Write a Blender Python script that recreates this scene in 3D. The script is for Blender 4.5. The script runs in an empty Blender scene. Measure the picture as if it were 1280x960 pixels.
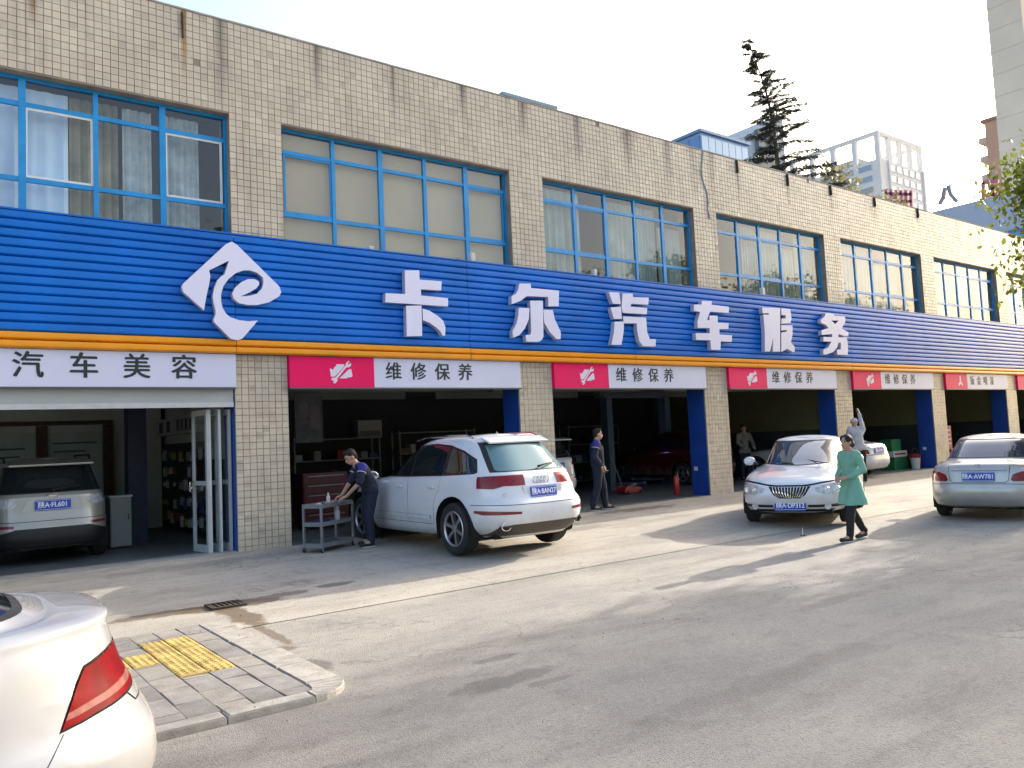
import bpy, bmesh, math, random
import numpy as np
from mathutils import Vector, Matrix
from mathutils.bvhtree import BVHTree
R = math.radians
PI = math.pi
random.seed(7)
rng = np.random.default_rng(11)
S = bpy.context.scene
COL = S.collection

# ---------------------------------------------------------------- camera
cam_d = bpy.data.cameras.new('camera')
cam = bpy.data.objects.new('camera', cam_d)
COL.objects.link(cam)
_yaw, _pit, _rol = 0.64265608, 0.06904248, -0.04568617
_f = Vector((math.sin(_yaw)*math.cos(_pit), math.cos(_yaw)*math.cos(_pit), math.sin(_pit)))
_r = Vector((math.cos(_yaw), -math.sin(_yaw), 0))
_u = _r.cross(_f)
_r2 = _r*math.cos(_rol) + _u*math.sin(_rol)
_u2 = -_r*math.sin(_rol) + _u*math.cos(_rol)
CAM = Vector((0, -13.23118, 1.62257))
m = Matrix((_r2, _u2, -_f)).transposed().to_4x4()
m.translation = CAM
cam.matrix_world = m
cam_d.sensor_width = 36
cam_d.lens = 1000/1280*36
cam_d.clip_start = 0.05
cam_d.clip_end = 3000
S.camera = cam

# ---------------------------------------------------------------- light
SUN_EL, SUN_AZ = R(19.0), R(4.0)      # azimuth measured from +x towards +y
W = bpy.data.worlds.new('World')
S.world = W
W.use_nodes = True
wn = W.node_tree
bg = wn.nodes['Background']
sky = wn.nodes.new('ShaderNodeTexSky')
sky.sky_type = 'NISHITA'
sky.sun_disc = False
sky.sun_elevation = SUN_EL
sky.sun_rotation = R(90) - SUN_AZ
sky.air_density = 1.0
sky.dust_density = 6.0
sky.ozone_density = 1.0
wn.links.new(sky.outputs[0], bg.inputs[0])
bg.inputs[1].default_value = 0.15
sd = bpy.data.lights.new('sun', 'SUN')
sd.energy = 2.5
sd.angle = R(0.55)
sd.color = (1.0, 0.91, 0.79)
sun = bpy.data.objects.new('sun', sd)
COL.objects.link(sun)
SUNV = Vector((math.cos(SUN_EL)*math.cos(SUN_AZ), math.cos(SUN_EL)*math.sin(SUN_AZ), math.sin(SUN_EL)))
sun.rotation_euler = SUNV.to_track_quat('Z', 'Y').to_euler()
sun.location = (40, 0, 60)
S.view_settings.view_transform = 'Standard'
S.view_settings.look = 'None'
S.view_settings.gamma = 1
S.view_settings.exposure = 1.82
S.cycles.max_bounces = 8
S.cycles.transparent_max_bounces = 16
S.cycles.use_denoising = True

# ---------------------------------------------------------------- materials
def hexc(h):
    h = h.lstrip('#')
    v = [int(h[i:i+2], 16)/255 for i in (0, 2, 4)]
    return tuple((x/12.92 if x <= .04045 else ((x+.055)/1.055)**2.4) for x in v)

MATS = {}
def mat(name, col, rough=.5, metal=0., var=0., scale=6., bump=0., bscale=40., coat=0., spec=.5, dirt=None, alpha=None):
    """principled with procedural colour variation and bump"""
    if name in MATS: return MATS[name]
    m = bpy.data.materials.new(name); m.use_nodes = True
    nt = m.node_tree; N = nt.nodes; L = nt.links
    b = N['Principled BSDF']
    if isinstance(col, str): col = hexc(col)
    b.inputs['Base Color'].default_value = (*col, 1)
    b.inputs['Roughness'].default_value = rough
    b.inputs['Metallic'].default_value = metal
    b.inputs['Specular IOR Level'].default_value = spec
    b.inputs['Coat Weight'].default_value = coat
    b.inputs['Coat Roughness'].default_value = .03
    tc = N.new('ShaderNodeTexCoord')
    if var > 0 or dirt:
        n = N.new('ShaderNodeTexNoise'); n.inputs['Scale'].default_value = scale
        n.inputs['Detail'].default_value = 5
        L.new(tc.outputs['Object'], n.inputs['Vector'])
        mx = N.new('ShaderNodeMix'); mx.data_type = 'RGBA'
        mr = N.new('ShaderNodeMapRange')
        mr.inputs[1].default_value = .3; mr.inputs[2].default_value = .7
        L.new(n.outputs['Fac'], mr.inputs[0]); L.new(mr.outputs[0], mx.inputs[0])
        lo = dirt if dirt else tuple(c*(1-var) for c in col)
        mx.inputs[6].default_value = (*lo, 1)
        mx.inputs[7].default_value = (*[min(1, c*(1+var*.5)) for c in col], 1)
        L.new(mx.outputs[2], b.inputs['Base Color'])
    if bump > 0:
        n2 = N.new('ShaderNodeTexNoise'); n2.inputs['Scale'].default_value = bscale
        n2.inputs['Detail'].default_value = 4
        L.new(tc.outputs['Object'], n2.inputs['Vector'])
        bp = N.new('ShaderNodeBump'); bp.inputs['Strength'].default_value = bump
        bp.inputs['Distance'].default_value = .02
        L.new(n2.outputs['Fac'], bp.inputs['Height']); L.new(bp.outputs[0], b.inputs['Normal'])
    MATS[name] = m
    return m

def emit(name, col, st):
    m = mat(name, col, .5)
    b = m.node_tree.nodes['Principled BSDF']
    b.inputs['Emission Color'].default_value = (*(hexc(col) if isinstance(col, str) else col), 1)
    b.inputs['Emission Strength'].default_value = st
    return m

def pane_glass(name, tint, refl=1.0):
    """thin window glass: clear with fresnel reflection"""
    m = bpy.data.materials.new(name); m.use_nodes = True
    nt = m.node_tree; N = nt.nodes; L = nt.links
    N.remove(N['Principled BSDF'])
    out = N['Material Output']
    tr = N.new('ShaderNodeBsdfTransparent'); tr.inputs[0].default_value = (*tint, 1)
    gl = N.new('ShaderNodeBsdfGlossy'); gl.inputs['Roughness'].default_value = .02
    gl.inputs[0].default_value = (refl, refl, refl, 1)
    lw = N.new('ShaderNodeFresnel'); lw.inputs[0].default_value = 1.75
    tc = N.new('ShaderNodeTexCoord'); no = N.new('ShaderNodeTexNoise'); no.inputs['Scale'].default_value = 1.3
    bp = N.new('ShaderNodeBump'); bp.inputs['Strength'].default_value = .06; bp.inputs['Distance'].default_value = .05
    L.new(tc.outputs['Object'], no.inputs['Vector']); L.new(no.outputs['Fac'], bp.inputs['Height'])
    L.new(bp.outputs[0], gl.inputs['Normal'])
    mx = N.new('ShaderNodeMixShader')
    ge = N.new('ShaderNodeNewGeometry')     # a sheet seen from behind reflects as weakly as from the front
    sel = N.new('ShaderNodeMix'); L.new(ge.outputs['Backfacing'], sel.inputs[0]); L.new(lw.outputs[0], sel.inputs[2]); sel.inputs[3].default_value = .07
    L.new(sel.outputs[0], mx.inputs[0]); L.new(tr.outputs[0], mx.inputs[1]); L.new(gl.outputs[0], mx.inputs[2])
    L.new(mx.outputs[0], out.inputs[0])
    return m

# ---------------------------------------------------------------- geometry helpers
class MB:
    """collects faces for ONE mesh object"""
    def __init__(s): s.v = []; s.f = []; s.mi = []; s.k = 0
    def add(s, vs, fs, mi=None):
        o = len(s.v); s.v += [tuple(v) for v in vs]
        for f in fs: s.f.append(tuple(i+o for i in f)); s.mi.append(s.k if mi is None else mi)
        return s
    def box(s, x0, x1, y0, y1, z0, z1):
        vs = [(x, y, z) for z in (z0, z1) for y in (y0, y1) for x in (x0, x1)]
        return s.add(vs, [(0, 2, 3, 1), (4, 5, 7, 6), (0, 1, 5, 4), (2, 6, 7, 3), (0, 4, 6, 2), (1, 3, 7, 5)])
    def obox(s, c, ax, h):
        """box with centre c, axes matrix columns ax (3 Vectors), half sizes h"""
        vs = []
        for k in (-1, 1):
            for j in (-1, 1):
                for i in (-1, 1):
                    vs.append(Vector(c)+ax[0]*h[0]*i+ax[1]*h[1]*j+ax[2]*h[2]*k)
        return s.add(vs, [(0, 2, 3, 1), (4, 5, 7, 6), (0, 1, 5, 4), (2, 6, 7, 3), (0, 4, 6, 2), (1, 3, 7, 5)])
    def tube(s, pts, rad, n=8, caps=True):
        pts = [Vector(p) for p in pts]
        if not hasattr(rad, '__len__'): rad = [rad]*len(pts)
        rings = []; nrm = None
        for i, p in enumerate(pts):
            t = (pts[min(i+1, len(pts)-1)]-pts[max(i-1, 0)])
            t = t.normalized() if t.length > 1e-9 else Vector((0, 0, 1))
            if nrm is None: nrm = t.orthogonal().normalized()
            else:
                nrm = nrm-t*nrm.dot(t)
                nrm = nrm.normalized() if nrm.length > 1e-6 else t.orthogonal().normalized()
            bn = t.cross(nrm)
            rings.append([p+(nrm*math.cos(2*PI*k/n)+bn*math.sin(2*PI*k/n))*rad[i] for k in range(n)])
        vs = [v for r_ in rings for v in r_]; fs = []
        for i in range(len(pts)-1):
            for k in range(n):
                a, b = i*n+k, i*n+(k+1) % n
                fs.append((a, b, b+n, a+n))
        if caps:
            fs.append(tuple(range(n))[::-1]); fs.append(tuple(range((len(pts)-1)*n, len(pts)*n)))
        return s.add(vs, fs)
    def lathe(s, prof, n=24, origin=(0, 0, 0), axis='z', close=False, caps=True):
        """profile of (r, h) revolved"""
        vs = []; o = Vector(origin)
        for r_, h in prof:
            for k in range(n):
                a = 2*PI*k/n
                if axis == 'z': p = (r_*math.cos(a), r_*math.sin(a), h)
                elif axis == 'y': p = (r_*math.cos(a), h, r_*math.sin(a))
                else: p = (h, r_*math.cos(a), r_*math.sin(a))
                vs.append(o+Vector(p))
        fs = []
        P = len(prof)
        for i in range(P if close else P-1):
            for k in range(n):
                a, b = i*n+k, i*n+(k+1) % n
                c, d = ((i+1) % P)*n+(k+1) % n, ((i+1) % P)*n+k
                fs.append((a, d, c, b) if axis == 'y' else (a, b, c, d))
        if not close and caps:
            if prof[0][0] > 1e-6: fs.append(tuple(range(n))[::-1])
            if prof[-1][0] > 1e-6: fs.append(tuple(range((P-1)*n, P*n)))
        return s.add(vs, fs)
    def prism(s, poly, y0, y1, plane='xz', holes=None):
        """extrude a 2-D outline; plane xz extrudes along y, yz along x, xy along z"""
        bm = bmesh.new()
        loops = [poly]+(holes or [])
        ed = []
        for lp in loops:
            v = [bm.verts.new((a, 0, b)) for a, b in lp]
            ed += [bm.edges.new((v[i], v[(i+1) % len(v)])) for i in range(len(v))]
        bmesh.ops.triangle_fill(bm, use_beauty=True, use_dissolve=False, edges=ed, normal=(0, -1, 0))
        bm.normal_update()
        for f in bm.faces:
            if f.normal.y > 0: f.normal_flip()
        ret = bmesh.ops.extrude_face_region(bm, geom=bm.faces[:])
        bm.verts.index_update()
        top = [g for g in ret['geom'] if isinstance(g, bmesh.types.BMVert)]
        ts = set(top)
        for v in bm.verts: v.co.y = y1 if v in ts else y0
        bmesh.ops.recalc_face_normals(bm, faces=bm.faces[:])
        bm.verts.index_update()
        mp = {'xz': lambda c: (c.x, c.y, c.z), 'yz': lambda c: (c.y, c.x, c.z), 'xy': lambda c: (c.x, c.z, c.y)}[plane]
        vs = [mp(v.co) for v in bm.verts]; fs = [tuple(v.index for v in f.verts) for f in bm.faces]
        bm.free()
        if plane != 'xz': fs = [f[::-1] for f in fs]
        return s.add(vs, fs)
    def ell(s, c, r, nu=14, nv=9, rot=None):
        vs = []; c = Vector(c)
        for j in range(nv+1):
            t = PI*j/nv
            for i in range(nu):
                a = 2*PI*i/nu
                p = Vector((r[0]*math.sin(t)*math.cos(a), r[1]*math.sin(t)*math.sin(a), r[2]*math.cos(t)))
                if rot: p = rot @ p
                vs.append(c+p)
        fs = []
        for j in range(nv):
            for i in range(nu):
                a, b = j*nu+i, j*nu+(i+1) % nu
                fs.append((a, a+nu, b+nu, b))
        return s.add(vs, fs)
    def mesh(s, name, mats, smooth=False, bevel=0):
        me = bpy.data.meshes.new(name)
        me.from_pydata(s.v, [], s.f)
        if not isinstance(mats, (list, tuple)): mats = [mats]
        for m_ in mats: me.materials.append(m_)
        if len(mats) > 1: me.polygons.foreach_set('material_index', s.mi)
        if smooth: me.polygons.foreach_set('use_smooth', [True]*len(me.polygons))
        me.update()
        return me
    def build(s, name, mats, parent=None, smooth=False, bevel=0, loc=None):
        o = bpy.data.objects.new(name, s.mesh(name, mats, smooth))
        COL.objects.link(o)
        if parent: o.parent = parent
        if loc: o.location = loc
        if bevel:
            b = o.modifiers.new('bevel', 'BEVEL'); b.width = bevel; b.segments = 2; b.limit_method = 'ANGLE'; b.angle_limit = R(40)
        if smooth and not bevel:
            try: o.data.set_sharp_from_angle(angle=R(40))
            except Exception: pass
        return o

def thing(name, label, cat, loc=(0, 0, 0), rz=0, group=None):
    o = bpy.data.objects.new(name, None); COL.objects.link(o)
    o.empty_display_size = .2
    o.location = loc; o.rotation_euler = (0, 0, rz)
    return tag(o, label, cat, group)
def tag(o, label=None, cat=None, group=None, kind=None):
    if label: o['label'] = label
    if cat: o['category'] = cat
    if group: o['group'] = group
    if kind: o['kind'] = kind
    return o
def link(o, parent=None):
    COL.objects.link(o)
    if parent: o.parent = parent
    return o
def copy_tree(o, parent=None):
    c = o.copy(); COL.objects.link(c)
    if parent: c.parent = parent
    for ch in list(o.children): copy_tree(ch, c)
    return c

def text_mesh(txt, size, ext=0., off=0., align='CENTER', name='lettering'):
    cu = bpy.data.curves.new('t', 'FONT'); cu.body = txt; cu.size = size
    cu.align_x = align; cu.align_y = 'CENTER'; cu.extrude = ext; cu.offset = off; cu.resolution_u = 3
    ob = bpy.data.objects.new('t', cu); COL.objects.link(ob)
    dg = bpy.context.evaluated_depsgraph_get(); dg.update()
    me = bpy.data.meshes.new_from_object(ob.evaluated_get(dg))
    me.name = name
    bpy.data.objects.remove(ob); bpy.data.curves.remove(cu)
    return me
def text_on(txt, size, m_, parent, loc, rot, ext=.002, off=0., sx=1., name='lettering', align='CENTER'):
    me = text_mesh(txt, size, ext, 0, align, name)
    if off:                      # bolder strokes: the outline doubled with a small shift
        bm = bmesh.new(); bm.from_mesh(me); k = len(bm.verts)
        for dx, dy in ((off, 0), (0, off), (-off, 0)):
            bm2 = bmesh.new(); bm2.from_mesh(me)
            bmesh.ops.translate(bm2, verts=bm2.verts[:], vec=(dx, dy, -.0004*(1+(dx < 0)+2*(dy > 0))))
            tmp = bpy.data.meshes.new('t'); bm2.to_mesh(tmp); bm2.free(); bm.from_mesh(tmp); bpy.data.meshes.remove(tmp)
        bm.to_mesh(me); bm.free()
    me.materials.clear(); me.materials.append(m_)
    o = bpy.data.objects.new(name, me); link(o, parent)
    o.location = loc; o.rotation_euler = rot; o.scale = (sx, 1, 1)
    return o

def gz(y):
    """ground height: the forecourt falls gently from the building to the road"""
    return 0. if y >= 0 else max(-.12, .02*y)
# ================================================================ building
PX0, PW, BAY = 4.2102, .9025, 5.8663
TP = PW/8                       # tile pitch
ZTOP, ZWIN = 8.93, 7.305
def pier_x(k): return PX0+BAY*k  # left edge of pier k (k = 0 is the pier right of the first bay)

def stain_streaks(N, L, src_col, xs, col_s, z0, out_len):
    """rain streaks below the coping: marks with their own place on the wall"""
    geo = N.new('ShaderNodeNewGeometry'); sp = N.new('ShaderNodeSeparateXYZ')
    L.new(geo.outputs['Position'], sp.inputs[0])
    no = N.new('ShaderNodeTexNoise'); no.inputs['Scale'].default_value = 9
    mp = N.new('ShaderNodeMapping'); mp.inputs['Scale'].default_value = (1, 1, .25)
    L.new(geo.outputs['Position'], mp.inputs[0]); L.new(mp.outputs[0], no.inputs['Vector'])
    def mth(op, a, b=None):
        n = N.new('ShaderNodeMath'); n.operation = op
        for i, v in enumerate((a, b)):
            if v is None: continue
            if isinstance(v, (int, float)): n.inputs[i].default_value = v
            else: L.new(v, n.inputs[i])
        n.use_clamp = op in ('SUBTRACT',) and False
        return n.outputs[0]
    tot = None
    for x, w, ln, st in xs:
        d = mth('ABSOLUTE', mth('SUBTRACT', sp.outputs[0], x))
        wob = mth('MULTIPLY', no.outputs['Fac'], w*1.6)
        a = mth('SUBTRACT', 1.0, mth('DIVIDE', d, mth('ADD', wob, w*.3)))
        a = mth('MAXIMUM', a, 0.)
        g = mth('SUBTRACT', 1.0, mth('DIVIDE', mth('SUBTRACT', z0, sp.outputs[2]), ln))
        g = mth('MINIMUM', mth('MAXIMUM', g, 0.), 1.)
        v = mth('MINIMUM', mth('MULTIPLY', mth('MULTIPLY', a, g), st), .9)
        tot = v if tot is None else mth('MAXIMUM', tot, v)
    mx = N.new('ShaderNodeMix'); mx.data_type = 'RGBA'
    L.new(tot, mx.inputs[0]); L.new(src_col, mx.inputs[6]); mx.inputs[7].default_value = (*col_s, 1)
    return mx.outputs[2], sp, mth

def make_tile_mat():
    m = bpy.data.materials.new('glazed_wall_tile'); m.use_nodes = True
    N = m.node_tree.nodes; L = m.node_tree.links; b = N['Principled BSDF']
    geo = N.new('ShaderNodeNewGeometry')
    sc = N.new('ShaderNodeVectorMath'); sc.operation = 'MULTIPLY_ADD'
    sc.inputs[1].default_value = (1/TP, 0, 1/TP); sc.inputs[2].default_value = (-PX0/TP+.001, .3, -ZTOP/TP+.001)
    L.new(geo.outputs['Position'], sc.inputs[0])
    fl = N.new('ShaderNodeVectorMath'); fl.operation = 'FLOOR'; L.new(sc.outputs[0], fl.inputs[0])
    wn_ = N.new('ShaderNodeTexWhiteNoise'); L.new(fl.outputs[0], wn_.inputs['Vector'])
    cr = N.new('ShaderNodeValToRGB')
    e = cr.color_ramp.elements
    e[0].position = 0; e[0].color = (.46, .40, .315, 1)
    e[1].position = 1; e[1].color = (.63, .56, .445, 1)
    x = e.new(.12); x.color = (.55, .485, .385, 1)
    L.new(wn_.outputs['Value'], cr.inputs[0])
    # soft grime
    no = N.new('ShaderNodeTexNoise'); no.inputs['Scale'].default_value = .9; no.inputs['Detail'].default_value = 6
    L.new(geo.outputs['Position'], no.inputs['Vector'])
    mr = N.new('ShaderNodeMapRange'); mr.inputs[1].default_value = .35; mr.inputs[2].default_value = .75
    mr.inputs[3].default_value = 0; mr.inputs[4].default_value = .55
    L.new(no.outputs['Fac'], mr.inputs[0])
    mx = N.new('ShaderNodeMix'); mx.data_type = 'RGBA'
    L.new(mr.outputs[0], mx.inputs[0]); L.new(cr.outputs[0], mx.inputs[6]); mx.inputs[7].default_value = (.35, .295, .235, 1)
    nq = N.new('ShaderNodeTexNoise'); nq.inputs['Scale'].default_value = 1; nq.inputs['Detail'].default_value = 7; nq.inputs['Roughness'].default_value = .65
    mq = N.new('ShaderNodeMapping'); mq.inputs['Scale'].default_value = (3.2, 1, .35); L.new(geo.outputs['Position'], mq.inputs[0]); L.new(mq.outputs[0], nq.inputs['Vector'])
    rq = N.new('ShaderNodeMapRange'); rq.inputs[1].default_value = .52; rq.inputs[2].default_value = .75; rq.inputs[4].default_value = .5; L.new(nq.outputs['Fac'], rq.inputs[0])
    m2 = N.new('ShaderNodeMix'); m2.data_type = 'RGBA'; L.new(rq.outputs[0], m2.inputs[0]); L.new(mx.outputs[2], m2.inputs[6]); m2.inputs[7].default_value = (.20, .165, .125, 1)
    mx = m2
    xs = [(1.36, 0.14, 1.0, 1.36), (4.10, 0.14, 1.8, 0.77), (5.81, 0.09, 1.3, 0.85), (7.36, 0.09, 1.3, 0.85), (8.97, 0.12, 1.0, 1.02), (10.52, 0.16, .9, 1.02),
          (12.08, 0.18, 1.5, 0.85), (13.69, 0.22, 1.5, 0.94), (15.09, 0.22, 1.6, 0.85), (16.0, 0.22, 1.4, 0.51), (16.80, 0.18, 1.5, 0.85), (17.85, 0.09, 1.5, 1.60), (20.15, 0.11, 1.2, 1.60),
          (22.36, 0.14, 1.1, 1.60), (24.89, 0.14, 1.1, 1.60), (27.70, 0.14, 1.1, 1.53), (30.6, 0.14, .9, 1.36), (33.6, 0.14, .9, 1.36)]
    o1, sp, mth = stain_streaks(N, L, mx.outputs[2], xs, (.07, .055, .045), ZTOP+.05, 1)
    o2, _, _ = stain_streaks(N, L, o1, [(3.50, .06, 1.15, 1.6), (1.37, .05, .75, 1.2)], (.30, .15, .02), ZTOP-.18, 1)
    L.new(o2, b.inputs['Base Color'])
    b.inputs['Roughness'].default_value = .32
    b.inputs['Specular IOR Level'].default_value = .45
    return m
M_TILE = make_tile_mat()
M_GROUT = mat('tile_grout', (.27, .23, .185), .9, var=.3, scale=3)
M_CONC = mat('building_concrete', (.35, .33, .3), .85, var=.2, scale=2, bump=.2)
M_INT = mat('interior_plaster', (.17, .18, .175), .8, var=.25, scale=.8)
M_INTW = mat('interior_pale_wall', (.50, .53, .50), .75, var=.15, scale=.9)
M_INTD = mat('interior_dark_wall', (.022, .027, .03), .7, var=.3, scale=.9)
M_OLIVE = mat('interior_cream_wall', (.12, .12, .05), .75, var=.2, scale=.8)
M_FLOOR = mat('workshop_floor', (.15, .16, .155), .45, var=.3, scale=1.4, bump=.1, bscale=8)
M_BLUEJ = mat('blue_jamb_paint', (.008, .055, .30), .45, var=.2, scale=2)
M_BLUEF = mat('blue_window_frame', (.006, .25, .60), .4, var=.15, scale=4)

bld = thing('workshop_building', 'long two storey building faced with small beige square tiles', 'building')
XL, XR, YB = -13.4, 72.0, 8.0

# ---- wall body behind the tiles (grout shows between them)
wb = MB()
# parapet band (front, with thickness) and upper floor piers, lower piers
wb.box(XL, XR, .0, .30, ZWIN, ZTOP-.02)
NP = range(-3, 12)
for k in NP:
    x = pier_x(k)
    wb.box(x, x+PW, .0, .55, -.3, ZWIN)
wall = wb.build('wall', M_GROUT, bld)
sp_ = MB()
for k in range(-3, 11):
    sp_.box(pier_x(k)+PW, pier_x(k+1), .02, .55, 3.25, 5.16)
sp_.build('spandrel_wall', M_CONC, bld)
st = MB()
st.box(XL, XR, YB-.2, YB, -.2, ZTOP-.3)
st.box(XL, XL+.2, .3, YB-.2, -.2, ZTOP-.3); st.box(XR-.2, XR, .3, YB-.2, -.2, ZTOP-.3)
st.box(XL+.2, XR-.2, .3, YB-.2, 8.35, 8.5)
st.build('rear_wall', M_CONC, bld)
cp = MB()
cx = XL
while cx < XR:
    cp.box(cx, min(cx+1.95, XR), -.022, .33, ZTOP-.02, ZTOP+.012+random.uniform(-.004, .006)); cx += 1.96
cp.build('coping', mat('coping_mortar', (.34, .31, .27), .8, var=.35, scale=3, bump=.3), bld)
fl = MB(); fl.box(XL+.2, XR-.2, .55, YB-.2, 3.05, 3.25); fl.build('ceiling_slab', M_INT, bld)
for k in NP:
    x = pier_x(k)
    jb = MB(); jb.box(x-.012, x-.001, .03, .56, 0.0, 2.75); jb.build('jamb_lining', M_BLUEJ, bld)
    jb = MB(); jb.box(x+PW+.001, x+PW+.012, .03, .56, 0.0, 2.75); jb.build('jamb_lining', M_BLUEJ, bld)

# ---- tiles
def tile_cells():
    out = []
    def rect(x0, nx, ztop, nz):
        for j in range(nz):
            for i in range(nx): out.append((x0+i*TP, ztop-(j+1)*TP))
    nzp = int(round((ZTOP-ZWIN)/TP))
    n_left = 60
    rect(PX0-n_left*TP, n_left+int((37.5-PX0)/TP), ZTOP-.02, nzp)
    for k in range(-1, 6):
        x = pier_x(k)
        rect(x, 8, ZTOP-.02-nzp*TP, 19)          # beside the windows
        rect(x, 8, 3.235, 29)
    return out
CELLS = tile_cells()
cam_inv = cam.matrix_world.inverted()
def pxof(p):
    q = cam_inv @ Vector(p)
    return 640+1000*q.x/-q.z, 480-1000*q.y/-q.z, -q.z
def tile_size(c):
    a = pxof((c[0], 0, c[1])); b_ = pxof((c[0]+TP, 0, c[1])); d = pxof((c[0], 0, c[1]+TP))
    if not (-4 < a[0] < 1284 and -4 < a[1] < 964): return 0
    return abs((b_[0]-a[0])*(d[1]-a[1])-(b_[1]-a[1])*(d[0]-a[0]))
order = sorted(range(len(CELLS)), key=lambda i: -tile_size(CELLS[i]))
near = set(order[:296])
G2 = .0028
def tile_geo(x, z, dy):
    h = TP-G2
    fr = [(G2, -.010), (h, -.010)]
    a, b_ = G2+.003, h-.003
    vs = [(x+G2, .0, z+G2), (x+h, .0, z+G2), (x+h, .0, z+h), (x+G2, .0, z+h),
          (x+a, -.010+dy[0], z+a), (x+b_, -.010+dy[1], z+a), (x+b_, -.010+dy[2], z+b_), (x+a, -.010+dy[3], z+b_)]
    return vs, [(4, 5, 6, 7), (0, 1, 5, 4), (1, 2, 6, 5), (2, 3, 7, 6), (3, 0, 4, 7)]
cl = MB()
for i, c in enumerate(CELLS):
    if i in near: continue
    if random.random() < .0012: continue
    t1, t2 = random.gauss(0, .0007), random.gauss(0, .0007)
    cl.add(*tile_geo(c[0], c[1], (t1+t2, t2-t1, -t1-t2, t1-t2)))
tag(cl.build('tile_cladding', M_TILE, wall), kind='stuff')
tmesh = []
for k in range(6):
    t1, t2 = random.gauss(0, .0008), random.gauss(0, .0008)
    mb = MB(); mb.add(*tile_geo(0, 0, (t1+t2, t2-t1, -t1-t2, t1-t2))); tmesh.append(mb.mesh('tile', M_TILE))
for i in near:
    o = bpy.data.objects.new('tile', random.choice(tmesh)); link(o, wall)
    o.location = (CELLS[i][0], 0, CELLS[i][1])
# far part of the wall, too far to tell the tiles apart
fw = MB(); fw.box(37.45, XR, -.010, -.001, ZWIN, ZTOP-.021)
fw.box(XL, PX0-60*TP-.004, -.010, -.001, ZWIN, ZTOP-.021)
for k in (-3, -2, 6, 7, 8, 9, 10, 11): fw.box(pier_x(k), pier_x(k)+PW, -.010, -.001, 0, ZWIN-.001)
fw.build('far_cladding', M_TILE, wall)

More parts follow.
